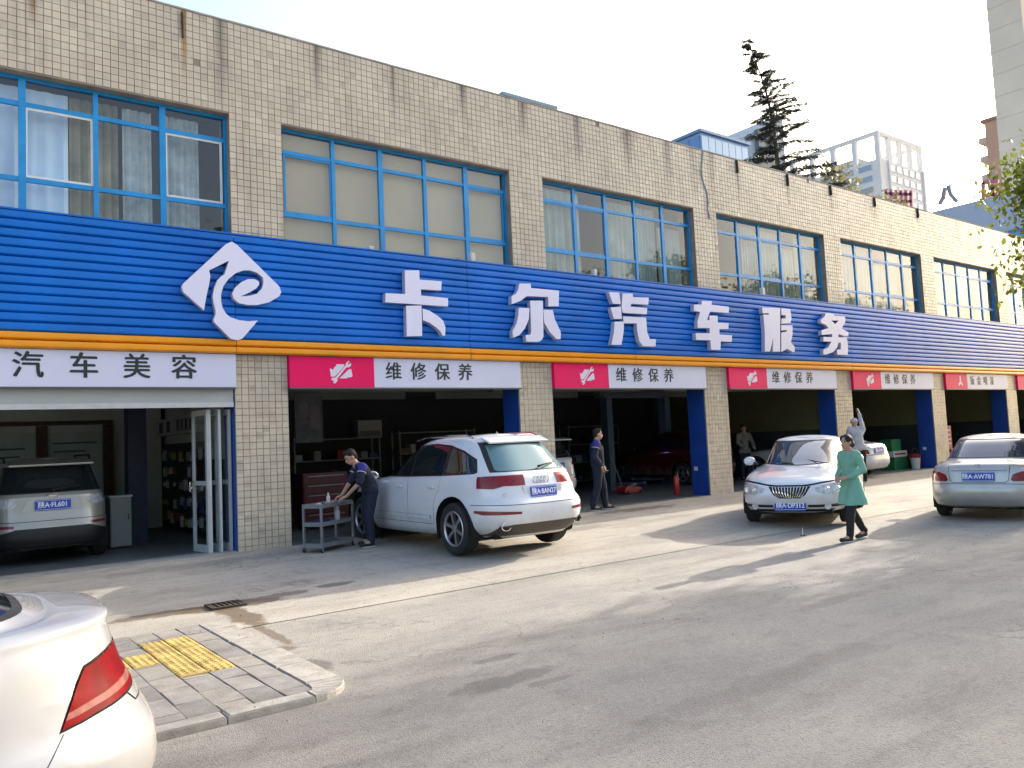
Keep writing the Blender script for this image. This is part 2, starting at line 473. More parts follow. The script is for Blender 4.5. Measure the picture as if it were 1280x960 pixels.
# ---- upper windows
M_PANE = pane_glass('window_pane_glass', (.93, .96, .96))
M_BLIND = mat('roller_blind_fabric', (.43, .35, .235), .8, var=.12, scale=.7)
M_CURT = mat('sky_reflection_curtain', (.50, .66, .85), .85, var=.2, scale=1.5)  # pale blue stands in for sky reflected in the leftmost window
M_CURTG = mat('grey_green_curtain', (.29, .36, .33), .85, var=.35, scale=1.2)
M_UPW = mat('upper_room_wall', (.10, .13, .13), .8, var=.2, scale=.5)
M_WHITEF = mat('white_sash_paint', (.65, .68, .68), .5, var=.1)
rm = MB()
rm.box(XL+.2, XR-.2, 3.2, 3.3, 3.3, 8.3)
rm.build('upper_room_partition', M_UPW, bld)
Z0W, ZT, ZB = 5.10, 6.88, 5.75
for k in range(0, 8):
    xa, xb = pier_x(k-1)+PW, pier_x(k)
    yf = .15
    fr = MB()
    t = .035
    fr.box(xa, xb, yf, yf+.06, ZWIN-.05, ZWIN); fr.box(xa, xb, yf, yf+.06, Z0W-.05, Z0W)
    fr.box(xa, xa+.05, yf, yf+.06, Z0W, ZWIN-.05); fr.box(xb-.05, xb, yf, yf+.06, Z0W, ZWIN-.05)
    win = fr.build('window', M_BLUEF, bld)
    n = 5
    xs = [xa+.05+(xb-xa-.1)*i/n for i in range(n+1)]
    for i in range(1, n):
        mb = MB(); tt = t+(.012 if i in (2, 4) else 0)
        mb.box(xs[i]-tt, xs[i]+tt, yf-.012, yf+.05, Z0W, ZWIN-.05); mb.build('mullion', M_BLUEF, win)
    for zz in (ZT, ZB):
        mb = MB()
        for i in range(n):
            mb.box(xs[i]+(t if i else 0), xs[i+1]-(t if i < n-1 else 0), yf-.004, yf+.045, zz-.035, zz+.035)
        mb.build('transom', M_BLUEF, win)
    zz = [Z0W, ZB, ZT, ZWIN-.05]
    for i in range(n):
        for j in range(3):
            tl = random.uniform(-.004, .004); tl2 = random.uniform(-.004, .004)
            mb = MB()
            x0, x1, z0, z1 = xs[i]+.03, xs[i+1]-.03, zz[j]+.03, zz[j+1]-.03
            mb.add([(x0, yf+.02-tl-tl2, z0), (x1, yf+.02+tl-tl2, z0), (x1, yf+.02+tl+tl2, z1), (x0, yf+.02-tl+tl2, z1)], [(0, 1, 2, 3)])
            mb.build('pane', M_PANE, win)
            opening = (k == 0 and j == 1 and i in (2, 4)) or (k >= 1 and j == 1 and (i*7+k*3) % 5 in (1, 3))
            if opening:
                mb = MB()
                w_ = .04
                mb.box(x0, x1, yf+.005, yf+.018, z0, z0+w_); mb.box(x0, x1, yf+.005, yf+.018, z1-w_, z1)
                mb.box(x0, x0+w_, yf+.005, yf+.018, z0+w_, z1-w_); mb.box(x1-w_, x1, yf+.005, yf+.018, z0+w_, z1-w_)
                mb.build('sash', M_BLUEF if k != 0 else M_WHITEF, win)
    # what hangs behind the panes
    def folds(x0, x1, y, z0, z1, amp, n_, m_, nm):
        mb = MB(); vs = []; fs = []
        for i in range(n_+1):
            x = x0+(x1-x0)*i/n_
            dy = amp*math.sin(i*1.9+k)+random.uniform(-.3, .3)*amp
            vs += [(x, y+dy, z0), (x, y+dy*.7, z1)]
        for i in range(n_): fs.append((2*i, 2*i+2, 2*i+3, 2*i+1))
        mb.add(vs, fs); return mb.build(nm, m_, win, smooth=True)
    if k == 1:
        for i in range(n):
            folds(xs[i]+.005, xs[i+1]-.005, yf+.10+.004*i, Z0W, ZWIN-.06, .002, 6, M_BLIND, 'blind')
    elif k == 0:
        folds(xs[0], xs[3]-.35, yf+.2, Z0W, ZWIN-.1, .02, 40, M_CURT, 'curtain')
        folds(xs[3]-.33, xs[3]+.35, yf+.22, Z0W, ZWIN-.1, .03, 16, mat('ochre_curtain', (.26, .23, .14), .85, var=.5, scale=2), 'curtain')
        folds(xs[4]+.02, xs[4]+.62, yf+.22, Z0W, ZWIN-.1, .03, 18, mat('net_curtain', (.40, .46, .47), .85, var=.35, scale=4), 'curtain'); folds(xs[3]+.42, xs[4]-.12, yf+.24, Z0W, ZWIN-.1, .03, 12, MATS['net_curtain'], 'curtain')
    else:
        segs = [(0, 1.3), (1.4, 2.1), (2.15, 3.2), (3.3, 4.0), (4.1, 5)]
        for si, (a, b_) in enumerate(segs):
            if (si+k) % 5 == 3: continue
            folds(xs[0]+(xs[5]-xs[0])*a/5, xs[0]+(xs[5]-xs[0])*b_/5, yf+.16+.03*si, Z0W, ZWIN-.1-(.4 if (si+k) % 3 == 0 else 0), .025, 20, M_CURTG, 'curtain')

# ---- ground floor interior
fi = MB(); fi.box(XL+.2, XR-.2, .02, YB-.2, -.2, .012); fi.build('workshop_floor', M_FLOOR, bld)
iw = MB()
iw.box(XL+.2, 4.5, 6.2, 6.3, .012, 3.05)
iw.build('interior_wall', M_INTW, bld)
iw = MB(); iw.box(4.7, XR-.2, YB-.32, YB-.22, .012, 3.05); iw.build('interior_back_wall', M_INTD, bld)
for k in (0, 3, 4, 5, 6, 7):
    x = pier_x(k)+.4
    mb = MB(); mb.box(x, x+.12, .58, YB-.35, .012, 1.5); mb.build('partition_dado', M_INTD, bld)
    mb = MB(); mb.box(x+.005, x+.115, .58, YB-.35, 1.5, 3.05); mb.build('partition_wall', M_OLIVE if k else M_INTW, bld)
bm_ = MB()
for k in range(0, 7):
    bm_.box(pier_x(k)+PW, pier_x(k+1), 2.2, 2.45, 2.78, 3.05); bm_.box(pier_x(k)+PW, pier_x(k+1), 4.8, 5.05, 2.78, 3.05)
bm_.build('ceiling_beam', M_INT, bld)
dc = MB(); dc.box(3.18, 3.5, 3.0, 3.35, .012, 3.05); dc.build('interior_column', mat('navy_column', (.012, .02, .06), .5, var=.3), bld)
th = MB(); th.box(-.75, 4.2, -.02, .35, -.2, .02); th.build('threshold', mat('threshold_concrete', (.30, .30, .29), .7, var=.2, scale=3, bump=.2), bld)
pv = thing('rooftop_penthouse', 'low grey roof hatch showing above the tiled parapet', 'roof hatch')
rx = MB(); rx.box(11.55, 13.1, 2.0, 4.0, 8.5, 10.02); rx.build('wall', mat('roof_box_grey', (.3, .35, .4), .6, var=.2), pv)
rx = MB(); rx.box(11.45, 13.2, 1.9, 4.1, 10.022, 10.1); rx.build('roof', mat('roof_box_blue', (.16, .25, .36), .5, var=.2), pv)
# drain outlets and small fixings on the parapet
for (x, z0, z1, r_) in ((3.485, 8.42, 8.86, .018), (17.85, 8.55, 8.9, .03), (20.15, 8.55, 8.88, .03), (22.36, 8.6, 8.9, .03), (24.89, 8.6, 8.9, .03), (27.7, 8.6, 8.92, .03)):
    mb = MB(); mb.tube([(x, -.03, z1), (x, -.035, z0)], r_, 8)
    tag(mb.build('drain_spout', mat('rusted_iron', (.05, .04, .035), .8, var=.4, scale=10)),
        'short rusty drain stub above an orange stain on the parapet' if x < 4 else
        'dark rain outlet on the parapet above the %s upper window' % {17.85: 'fourth', 20.15: 'fourth (its right half)', 22.36: 'gap between fourth and fifth', 24.89: 'fifth', 27.7: 'gap between fifth and sixth'}[x], 'drain spout', 'rain outlets along the parapet')
mb = MB()
pts = [(16.46, -.02, 8.9), (16.4, -.02, 8.6), (16.35, -.025, 8.33), (16.38, -.02, 8.1), (16.52, -.02, 7.8), (16.54, -.025, 7.5), (16.5, -.02, 7.35), (16.56, -.02, 7.19)]
mb.tube(pts, .018, 6); mb.box(16.53, 16.6, -.05, -.012, 7.13, 7.2)
tag(mb.build('wall_cable', mat('grey_cable', (.35, .34, .33), .6)), 'loose grey cable hanging down the tiled wall beside the third upper window', 'cable')
LETTERS={'ka':[[(7.32,4.86),(7.63,4.89),(7.63,4.71),(8.12,4.72),(8.1,4.54),(7.65,4.53),(7.65,4.41),(8.25,4.4),(8.24,4.24),(6.89,4.23),(6.9,4.4),(7.31,4.41)],[(7.32,4.19),(7.65,4.22),(7.64,3.64),(7.31,3.62)],[(7.67,4.16),(7.82,4.13),(8.0,4.04),(8.12,3.95),(8.16,3.83),(8.15,3.67),(8.09,3.66),(8.05,3.74),(7.95,3.82),(7.81,3.9),(7.67,3.94)]],'er':[[(10.01,4.83),(10.3,4.85),(10.31,4.76),(11.07,4.76),(11.04,4.42),(10.75,4.4),(10.76,4.6),(10.19,4.58),(10.02,4.47),(9.78,4.38),(9.79,4.55),(9.9,4.6),(9.97,4.7)],[(10.27,4.49),(10.61,4.51),(10.58,3.75),(10.53,3.67),(10.44,3.63),(10.12,3.62),(10.11,3.76),(10.23,3.77),(10.26,3.83)],[(9.96,4.32),(10.24,4.33),(10.21,4.09),(10.09,3.89),(9.94,3.75),(9.78,3.69),(9.77,3.83),(9.88,3.98),(9.94,4.16)],[(10.61,4.32),(10.87,4.33),(10.91,4.14),(11.06,3.87),(11.05,3.71),(10.93,3.71),(10.76,3.85),(10.62,4.04)]],'qi':[[(12.54,4.84),(12.87,4.85),(12.9,4.59),(12.65,4.58)],[(12.57,4.49),(12.9,4.53),(12.91,4.25),(12.66,4.23)],[(12.67,4.17),(12.97,4.19),(12.94,3.95),(12.85,3.65),(12.53,3.64),(12.63,3.91)],[(12.98,4.84),(13.3,4.86),(13.31,4.78),(13.83,4.8),(13.8,4.63),(13.25,4.62),(13.2,4.55),(13.76,4.55),(13.73,4.4),(12.95,4.39),(12.92,4.53)],[(12.95,4.31),(13.7,4.32),(13.71,3.98),(13.78,3.82),(13.99,3.82),(13.97,3.65),(13.54,3.64),(13.43,3.76),(13.38,4.0),(13.38,4.17),(12.96,4.15)]],'che':[[(15.73,4.85),(16.11,4.87),(16.09,4.78),(16.78,4.77),(16.76,4.61),(16.02,4.6),(15.88,4.38),(15.98,4.38),(15.99,4.5),(16.3,4.51),(16.29,4.33),(16.72,4.34),(16.7,4.19),(16.34,4.17),(16.33,4.03),(16.83,4.03),(16.8,3.86),(16.36,3.86),(16.33,3.64),(15.97,3.63),(15.96,3.87),(15.42,3.86),(15.42,4.03),(15.96,4.05),(15.96,4.18),(15.51,4.16),(15.51,4.31),(15.64,4.57),(15.41,4.58),(15.42,4.74),(15.71,4.76)]],'fu':[[(18.18,4.84),(18.98,4.87),(18.84,3.67),(18.52,3.66),(18.57,4.04),(18.5,3.87),(18.39,3.66),(18.17,3.65),(18.22,4.16),(18.21,4.65),(18.45,4.66),(18.45,4.7),(18.18,4.68)],[(19.03,4.87),(19.45,4.87),(19.48,4.6),(19.41,4.48),(18.99,4.44),(19.02,4.59),(19.21,4.6),(19.21,4.69),(19.03,4.68)],[(18.98,4.4),(19.5,4.42),(19.47,4.15),(19.37,3.94),(19.54,3.82),(19.52,3.68),(19.4,3.68),(19.18,3.76),(18.94,3.67),(18.9,3.67),(18.96,4.2),(19.21,4.23),(19.21,4.28),(18.96,4.25)]],'wu':[[(21.18,4.87),(21.62,4.86),(21.62,4.81),(22.19,4.82),(22.18,4.65),(21.96,4.45),(22.31,4.35),(22.3,4.24),(22.05,4.23),(21.77,4.27),(21.76,4.18),(22.21,4.19),(22.23,3.96),(22.19,3.67),(21.63,3.66),(21.63,3.81),(21.83,3.82),(21.86,4.02),(21.74,4.02),(21.64,3.87),(21.42,3.73),(21.07,3.65),(20.91,3.65),(20.93,3.79),(21.17,3.85),(21.37,4.03),(20.96,4.03),(20.98,4.16),(21.43,4.17),(21.44,4.26),(20.9,4.21),(20.9,4.34),(21.27,4.43),(21.15,4.52),(20.91,4.56),(20.9,4.65),(21.11,4.75)],'H',[(21.45,4.66),(21.84,4.68),(21.64,4.56)]],'logo':[[(3.34,4.23),(3.35,4.28),(4.04,5.0),(4.13,5.05),(4.21,5.01),(4.91,4.37),(4.94,4.27),(4.9,4.2),(4.73,4.09),(4.53,4.03),(4.37,4.02),(4.23,4.04),(4.14,4.11),(4.12,4.19),(4.17,4.29),(4.27,4.39),(4.38,4.45),(4.49,4.46),(4.56,4.43),(4.57,4.38),(4.52,4.31),(4.42,4.24),(4.25,4.15),(4.42,4.18),(4.53,4.22),(4.61,4.31),(4.64,4.41),(4.63,4.5),(4.54,4.57),(4.42,4.6),(4.31,4.59),(4.18,4.53),(4.06,4.42),(3.98,4.3),(3.94,4.16),(3.94,4.05),(3.96,3.95),(4.01,3.86),(4.08,3.8),(4.22,3.76),(4.37,3.75),(4.53,3.77),(4.27,3.46),(4.19,3.43),(4.08,3.45),(3.82,3.71),(3.82,3.76),(3.85,3.83),(3.85,3.89),(3.82,4.02),(3.81,4.13),(3.84,4.27),(3.89,4.39),(3.96,4.47),(4.0,4.49),(4.08,4.73),(3.76,4.54),(3.78,4.45),(3.75,4.28),(3.71,4.11),(3.67,3.89),(3.36,4.16)]],'icon':[[(5.89,3.04),(5.93,3.06),(5.92,3.09),(6.08,3.09),(6.07,3.05),(5.89,2.87),(5.86,2.87),(5.82,2.87),(5.8,3.01),(5.82,3.01),(5.85,2.99),(5.87,3.0)],[(5.82,2.82),(5.84,2.85),(5.9,2.85),(6.1,3.07),(6.11,3.11),(6.15,3.15),(6.19,3.15),(6.15,3.11),(6.16,3.09),(6.21,3.12),(6.21,3.07),(6.17,3.04),(6.12,3.04),(5.94,2.84),(5.94,2.8),(5.9,2.75),(5.85,2.76),(5.88,2.79),(5.85,2.8)],[(5.98,2.84),(6.16,3.0),(6.21,3.01),(6.23,2.88),(6.19,2.86),(6.14,2.86),(6.12,2.84)]]}
# ================================================================ signs on the facade
M_SLAT = mat('blue_aluminium_slat', (.001, .145, .60), .36, var=.2, scale=.9, bump=.05, bscale=3, spec=.35)
M_SLATB = mat('sign_backing', (.004, .03, .16), .6)
M_ORANGE = mat('orange_aluminium_slat', (.82, .31, .003), .35, var=.1, scale=.9)
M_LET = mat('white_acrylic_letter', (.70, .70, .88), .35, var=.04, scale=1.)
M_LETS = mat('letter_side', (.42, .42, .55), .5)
sign = thing('shop_sign', 'long blue slatted fascia sign with raised white characters above the bays', 'shop sign')
SX0, SX1, SZ0, SZ1 = -5.0, 64.0, 3.46, 5.20
mb = MB(); mb.box(SX0, SX1, -.10, -.001, 3.22, 5.17); mb.build('backing_board', M_SLATB, sign)
ns = 13; ph = (SZ1-SZ0)/ns
def slat_mb(z0, h, y0=-.155):
    prof = [(-.10, z0+.004), (y0+.028, z0+.012), (y0+.004, z0+.030), (y0, z0+h*.45), (y0+.006, z0+h-.014), (y0+.022, z0+h-.004), (-.10, z0+h-.001)]
    mb_ = MB()
    xs = np.arange(SX0, SX1+.1, 4.6)
    vs = []; fs = []
    n = len(prof)
    for i in range(len(xs)-1):
        o = len(vs); dz = random.uniform(-.0015, .0015); dy = random.uniform(-.003, .003)
        for x in (xs[i]+.005, xs[i+1]-.005): vs += [(x, y_+dy, z_+dz) for y_, z_ in prof]
        for j in range(n-1): fs.append((o+j, o+n+j, o+n+j+1, o+j+1))
    return mb_.add(vs, fs)
for i in range(ns):
    slat_mb(SZ0+i*ph, ph).build('slat', M_SLAT, sign, smooth=True)
mb = MB(); mb.box(SX0, SX1, -.16, -.08, SZ1, SZ1+.025); mb.build('top_trim', M_SLAT, sign)
for i in range(2):
    slat_mb(3.222+i*.118, .118, -.175).build('orange_slat', M_ORANGE, sign, smooth=True)
def letter(polys, y0, y1, nm, mats, parent, lab=None, dx=0, sx=1., cx=0):
    mb = MB(); P = []; hole = None
    for i, p in enumerate(polys):
        if p == 'H': continue
        if i > 0 and polys[i-1] == 'H': P[-1][1].append(p)
        else: P.append([p, []])
    for p, hs in P:
        mb.prism(p, y0, y1, 'xz', hs)
    o = mb.build(nm, mats[0], parent)
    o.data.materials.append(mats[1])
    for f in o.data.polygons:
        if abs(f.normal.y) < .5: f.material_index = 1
    if lab: o['label'] = lab
    return o
for key, lab in (('ka', 'white raised character ka'), ('er', 'white raised character er'), ('qi', 'white raised character qi'), ('che', 'white raised character che'),
                 ('fu', 'white raised character fu'), ('wu', 'white raised character wu')):
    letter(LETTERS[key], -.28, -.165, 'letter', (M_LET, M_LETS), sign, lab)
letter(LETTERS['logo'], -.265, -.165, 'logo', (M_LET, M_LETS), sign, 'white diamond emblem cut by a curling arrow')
# small white boxes standing on the sign
for x, w_, h_, wh in ((8.97, .10, .17, 'below the second upper window'), (6.72, .10, .06, 'below the second upper window, the flat left one'), (12.30, .08, .14, 'below the third upper window'), (18.5, .12, .2, 'below the fourth upper window')):
    t_ = thing('junction_box', 'small white box on the sign top '+wh, 'junction box', (x, -.09, SZ1+.026), 0, 'white boxes on the sign')
    b_ = MB(); b_.box(-w_/2, w_/2, -.05, .05, 0, h_); b_.build('body', M_WHITEF, t_, bevel=.006)
    b_ = MB(); b_.box(-w_/2+.012, w_/2-.012, -.056, -.05, .012, h_-.012); b_.build('lid', mat('box_lid', (.5, .5, .5), .5), t_)

# ---- banner above each bay
M_BAN = mat('banner_white_vinyl', (.60, .63, .80), .5, var=.05, scale=.8)
M_BANR = mat('banner_crimson_vinyl', (.80, .001, .115), .55, var=.06, scale=.8, spec=.25)
M_INK = mat('banner_ink', (.012, .022, .022), .5)
M_ICON = mat('banner_icon_white', (.68, .66, .80), .5)
BZ0, BZ1 = 2.68, 3.218
labs = ['white banner lettered in black with no red field, above the leftmost bay',
        'red and white banner above the bay with the white SUV',
        'red and white banner above the bay where the mechanic stands',
        'red and white banner above the bay behind the white sedan',
        'red and white banner above the bay with the green cabinet',
        'red and white banner with a spray gun icon, above the red fire point',
        'red banner end at the right edge of the photo']
def chars(parent, txt, xs, zc, size, off, yy):
    for ch, x in zip(txt, xs):
        text_on(ch, size, M_INK, parent, (x, yy, zc), (R(90), 0, 0), ext=.0025, off=off, name='character')
for k in range(0, 7):
    xa, xb = pier_x(k-1)+PW, pier_x(k)
    t_ = thing('banner', labs[k], 'banner', (0, 0, 0), 0, 'service banners above the bays')
    yb = -.09
    if k == 0:
        b_ = MB(); b_.box(xa+.01, xb-.0, yb, -.001, BZ0, BZ1); b_.build('panel', M_BAN, t_)
        cxs = [facx for facx in (1.28, 1.99, 2.71, 3.40)]
        chars(t_, '汽车美容', cxs, 2.965, .40, .009, yb-.003)
    else:
        xm = xa+1.60
        b_ = MB(); b_.box(xa+.005, xm, yb, -.001, BZ0, BZ1); b_.build('red_panel', M_BANR, t_)
        b_ = MB(); b_.box(xm+.001, xb-.005, yb+.002, -.001, BZ0, BZ1); b_.build('white_panel', M_BAN, t_)
        xs4 = [xm+.28+.53*i+.12 for i in range(4)]
        if k < 6: chars(t_, '维修保养' if k < 5 else '钣金喷漆', xs4, 2.96, .345, .007, yb-.001)
        b_ = MB()
        if k < 5:
            for poly in LETTERS['icon']:
                b_.prism([(x-6.015+xa+.95, z) for x, z in poly], yb-.004, yb-.0005, 'xz')
        else:
            c0 = xa+1.05; zc = 2.95
            b_.prism([(c0-.02, zc+.2), (c0+.05, zc+.2), (c0+.06, zc-.02), (c0-.03, zc-.02)], yb-.004, yb-.0005, 'xz')
            b_.prism([(c0-.03, zc-.022), (c0+.06, zc-.022), (c0+.17, zc-.10), (c0+.14, zc-.17), (c0+.06, zc-.1), (c0-.02, zc-.1), (c0-.12, zc-.18), (c0-.16, zc-.08)], yb-.004, yb-.0005, 'xz')
        b_.build('icon', M_ICON, t_)
    b_ = MB(); b_.box(xa+.005, xb-.005, yb-.006, -.001, BZ0-.03, BZ0-.001); b_.build('lower_trim', mat('banner_trim', (.08, .08, .09), .5), t_)
# ================================================================ ground
def ground_mat(name, base, lo, hi, patches, joints, rough=.8, tint=(1, 1, 1)):
    m = bpy.data.materials.new(name); m.use_nodes = True
    N = m.node_tree.nodes; L = m.node_tree.links; b = N['Principled BSDF']
    geo = N.new('ShaderNodeNewGeometry')
    def mth(op, a, b_=None, clamp=False):
        n = N.new('ShaderNodeMath'); n.operation = op; n.use_clamp = clamp
        for i, v in enumerate((a, b_)):
            if v is None: continue
            if isinstance(v, (int, float)): n.inputs[i].default_value = v
            else: L.new(v, n.inputs[i])
        return n.outputs[0]
    def noise(scale, det=6, mscale=(1, 1, 1), rough_=.55, dist=0):
        mp = N.new('ShaderNodeMapping'); mp.inputs['Scale'].default_value = mscale
        L.new(geo.outputs['Position'], mp.inputs[0])
        n = N.new('ShaderNodeTexNoise'); n.inputs['Scale'].default_value = scale; n.inputs['Detail'].default_value = det
        n.inputs['Roughness'].default_value = rough_; n.inputs['Distortion'].default_value = dist
        L.new(mp.outputs[0], n.inputs['Vector']); return n.outputs['Fac']
    def remap(v, a, b_, c=0, d=1):
        n = N.new('ShaderNodeMapRange'); L.new(v, n.inputs[0])
        for i, q in enumerate((a, b_, c, d)): n.inputs[i+1].default_value = q
        return n.outputs[0]
    def mix(f, a, b_):
        n = N.new('ShaderNodeMix'); n.data_type = 'RGBA'
        L.new(f, n.inputs[0])
        for i, v in ((6, a), (7, b_)):
            if isinstance(v, tuple): n.inputs[i].default_value = (*v, 1)
            else: L.new(v, n.inputs[i])
        return n.outputs[2]
    c = mix(remap(noise(.5, 7), .35, .65), lo, hi)
    # wheel tracks and brush marks run along the street
    c = mix(remap(noise(1.6, 6, (.22, 1, 1), .6, .6), .46, .72, 0, .75), c, tuple(v*.66 for v in base))
    c = mix(remap(noise(5, 8, (.5, 1, 1), .65), .53, .78, 0, .65), c, tuple(v*.52 for v in base))
    # aggregate
    vo = N.new('ShaderNodeTexVoronoi'); vo.inputs['Scale'].default_value = 95
    L.new(geo.outputs['Position'], vo.inputs['Vector'])
    wn_ = N.new('ShaderNodeSeparateColor'); L.new(vo.outputs['Color'], wn_.inputs[0])
    c = mix(remap(wn_.outputs[0], .55, 1, 0, .35), c, tuple(min(1, v*1.55) for v in base))
    c = mix(remap(wn_.outputs[1], .7, 1, 0, .45), c, tuple(v*.4 for v in base))
    vm = N.new('ShaderNodeTexVoronoi'); vm.inputs['Scale'].default_value = 26
    L.new(geo.outputs['Position'], vm.inputs['Vector']); sm = N.new('ShaderNodeSeparateColor'); L.new(vm.outputs['Color'], sm.inputs[0])
    c = mix(mth('MULTIPLY', remap(sm.outputs[0], .82, .9, 0, .5), remap(vm.outputs['Distance'], .18, .3, 1, 0)), c, tuple(v*.45 for v in base))
    c = mix(remap(noise(1.1, 8, (1, 1, 1), .7, 1.2), .56, .66, 0, .28), c, tuple(v*.55 for v in base))
    # damp and oily patches: [x, y, rx, ry, strength, colour]
    wobx = mth('MULTIPLY', mth('SUBTRACT', noise(2.8, 7, (1, 1, 1), .65), .5), 2.6)
    sp = N.new('ShaderNodeSeparateXYZ'); L.new(geo.outputs['Position'], sp.inputs[0])
    wet = None
    for (px, py, rx, ry, stg, colr) in patches:
        dx = mth('DIVIDE', mth('SUBTRACT', sp.outputs[0], px), rx); dy = mth('DIVIDE', mth('SUBTRACT', sp.outputs[1], py), ry)
        d = mth('ADD', mth('SQRT', mth('ADD', mth('MULTIPLY', dx, dx), mth('MULTIPLY', dy, dy))), wobx)
        f = remap(d, .75, 1.05, stg, 0)
        c = mix(f, c, colr)
        wet = f if wet is None else mth('MAXIMUM', wet, f)
    # expansion joints and cracks
    jw = mth('MULTIPLY', mth('SUBTRACT', noise(3, 3), .5), .03)
    for ax, v in joints:
        d = mth('ABSOLUTE', mth('SUBTRACT', mth('ADD', sp.outputs[ax], jw), v))
        c = mix(remap(d, .004, .012, .5, 0), c, tuple(q*.25 for q in base))
    v2 = N.new('ShaderNodeTexVoronoi'); v2.feature = 'DISTANCE_TO_EDGE'; v2.inputs['Scale'].default_value = .42
    mpv = N.new('ShaderNodeVectorMath'); mpv.operation = 'ADD'
    nv = N.new('ShaderNodeTexNoise'); nv.inputs['Scale'].default_value = 1.7; nv.inputs['Detail'].default_value = 6
    L.new(geo.outputs['Position'], nv.inputs['Vector'])
    L.new(geo.outputs['Position'], mpv.inputs[0]); L.new(nv.outputs['Color'], mpv.inputs[1]); L.new(mpv.outputs[0], v2.inputs['Vector'])
    gate = remap(noise(.35, 2), .5, .6)
    c = mix(mth('MULTIPLY', remap(v2.outputs['Distance'], .001, .008, .45, 0), gate), c, tuple(q*.3 for q in base))
    L.new(c, b.inputs['Base Color'])
    r_ = remap(noise(3, 4), .3, .7, rough-.1, rough+.08)
    if wet is not None: r_ = mth('SUBTRACT', r_, mth('MULTIPLY', wet, .25))
    L.new(r_, b.inputs['Roughness'])
    bp = N.new('ShaderNodeBump'); bp.inputs['Strength'].default_value = .35; bp.inputs['Distance'].default_value = .012
    L.new(mth('ADD', noise(60, 3), mth('MULTIPLY', vo.outputs['Distance'], -.8)), bp.inputs['Height']); L.new(bp.outputs[0], b.inputs['Normal'])
    b.inputs['Specular IOR Level'].default_value = .3
    return m
BROWN = (.15, .11, .07); OIL = (.11, .10, .09)
M_FORE = ground_mat('forecourt_concrete', (.39, .36, .31), (.355, .33, .285), (.46, .425, .365),
    [(2.75, -4.05, .6, .2, .85, BROWN), (2.1, -3.95, .75, .16, .8, BROWN), (3.4, -3.9, .5, .12, .7, OIL), (2.76, -4.6, .17, .65, .85, BROWN), (4.15, -3.78, .28, .12, .7, OIL), (12.6, -.75, 1.2, .3, .7, OIL), (11.9, -.2, .6, .2, .6, OIL),
     (9.4, -2.2, 1.0, .25, .35, OIL), (6.2, -1.1, 1.2, .4, .3, OIL), (3.4, -.8, 1.4, .35, .25, OIL)],
    [(0, 5.6), (0, 11.2), (0, 16.9), (0, 22.6), (0, 28.4), (1, -2.35)])
M_ROAD = ground_mat('road_asphalt', (.32, .30, .268), (.29, .272, .247), (.39, .362, .315),
    [(3.45, -8.36, .5, .14, .5, OIL), (3.75, -7.85, .3, .07, .45, OIL), (3.72, -8.62, .25, .06, .4, OIL), (2.72, -5.6, .07, .55, .7, BROWN), (2.62, -6.95, .08, .25, .6, OIL), (2.6, -6.2, .1, .12, .7, BROWN), (7.5, -8.6, .9, .1, .35, OIL),
     (6.9, -11.2, .5, .1, .45, OIL), (4.8, -9.7, 1.5, .16, .25, OIL), (9.2, -6.0, 1.2, .12, .3, OIL), (13, -9, 2.5, .25, .3, OIL)], [])
def sheet(name, x0, x1, ys, zs, m_, nx=1):
    mb = MB(); vs = []; fs = []
    xs = [x0+(x1-x0)*i/nx for i in range(nx+1)]
    for y, z in zip(ys, zs): vs += [(x, y, z) for x in xs]
    n = nx+1
    for j in range(len(ys)-1):
        for i in range(nx): fs.append((j*n+i, j*n+i+1, (j+1)*n+i+1, (j+1)*n+i))
    # wind so that normals point up
    if ys[1] < ys[0]: fs = [f[::-1] for f in fs]
    mb.add(vs, fs)
    return tag(mb.build(name, m_), kind='structure')
sheet('ground', -900, 900, [900, -900], [-.25, -.25], mat('far_ground', (.2, .19, .17), .9, var=.3, scale=.05))
ys = [0.02, -.5, -1, -2, -3, -4, -5.2]
sheet('forecourt', XL-20, 110, ys, [gz(min(y, 0))+.004 for y in ys], M_FORE, 40)
ys = [-5.2, -5.6, -6, -7, -9, -14, -24, -40]
sheet('road', XL-60, 140, ys, [gz(y) - .002 for y in ys], M_ROAD, 40)
# drain grate in the gutter
gr = thing('drain_grate', 'iron slotted drain grate in the wet gutter near the yellow tactile paving', 'drain grate', (2.78, -4.02, gz(-4.02)+.006))
mi = mat('cast_iron', (.07, .055, .04), .8, metal=.2, var=.3)
mb = MB(); mb.box(-.19, .19, -.16, -.135, 0, .02); mb.box(-.19, .19, .135, .16, 0, .02); mb.box(-.19, -.165, -.135, .135, 0, .02); mb.box(.165, .19, -.135, .135, 0, .02); mb.build('frame', mi, gr)
for i in range(6):
    mb = MB(); x = -.14+i*.056; mb.box(x-.014, x+.014, -.133, .133, .0, .017); mb.build('bar', mi, gr)

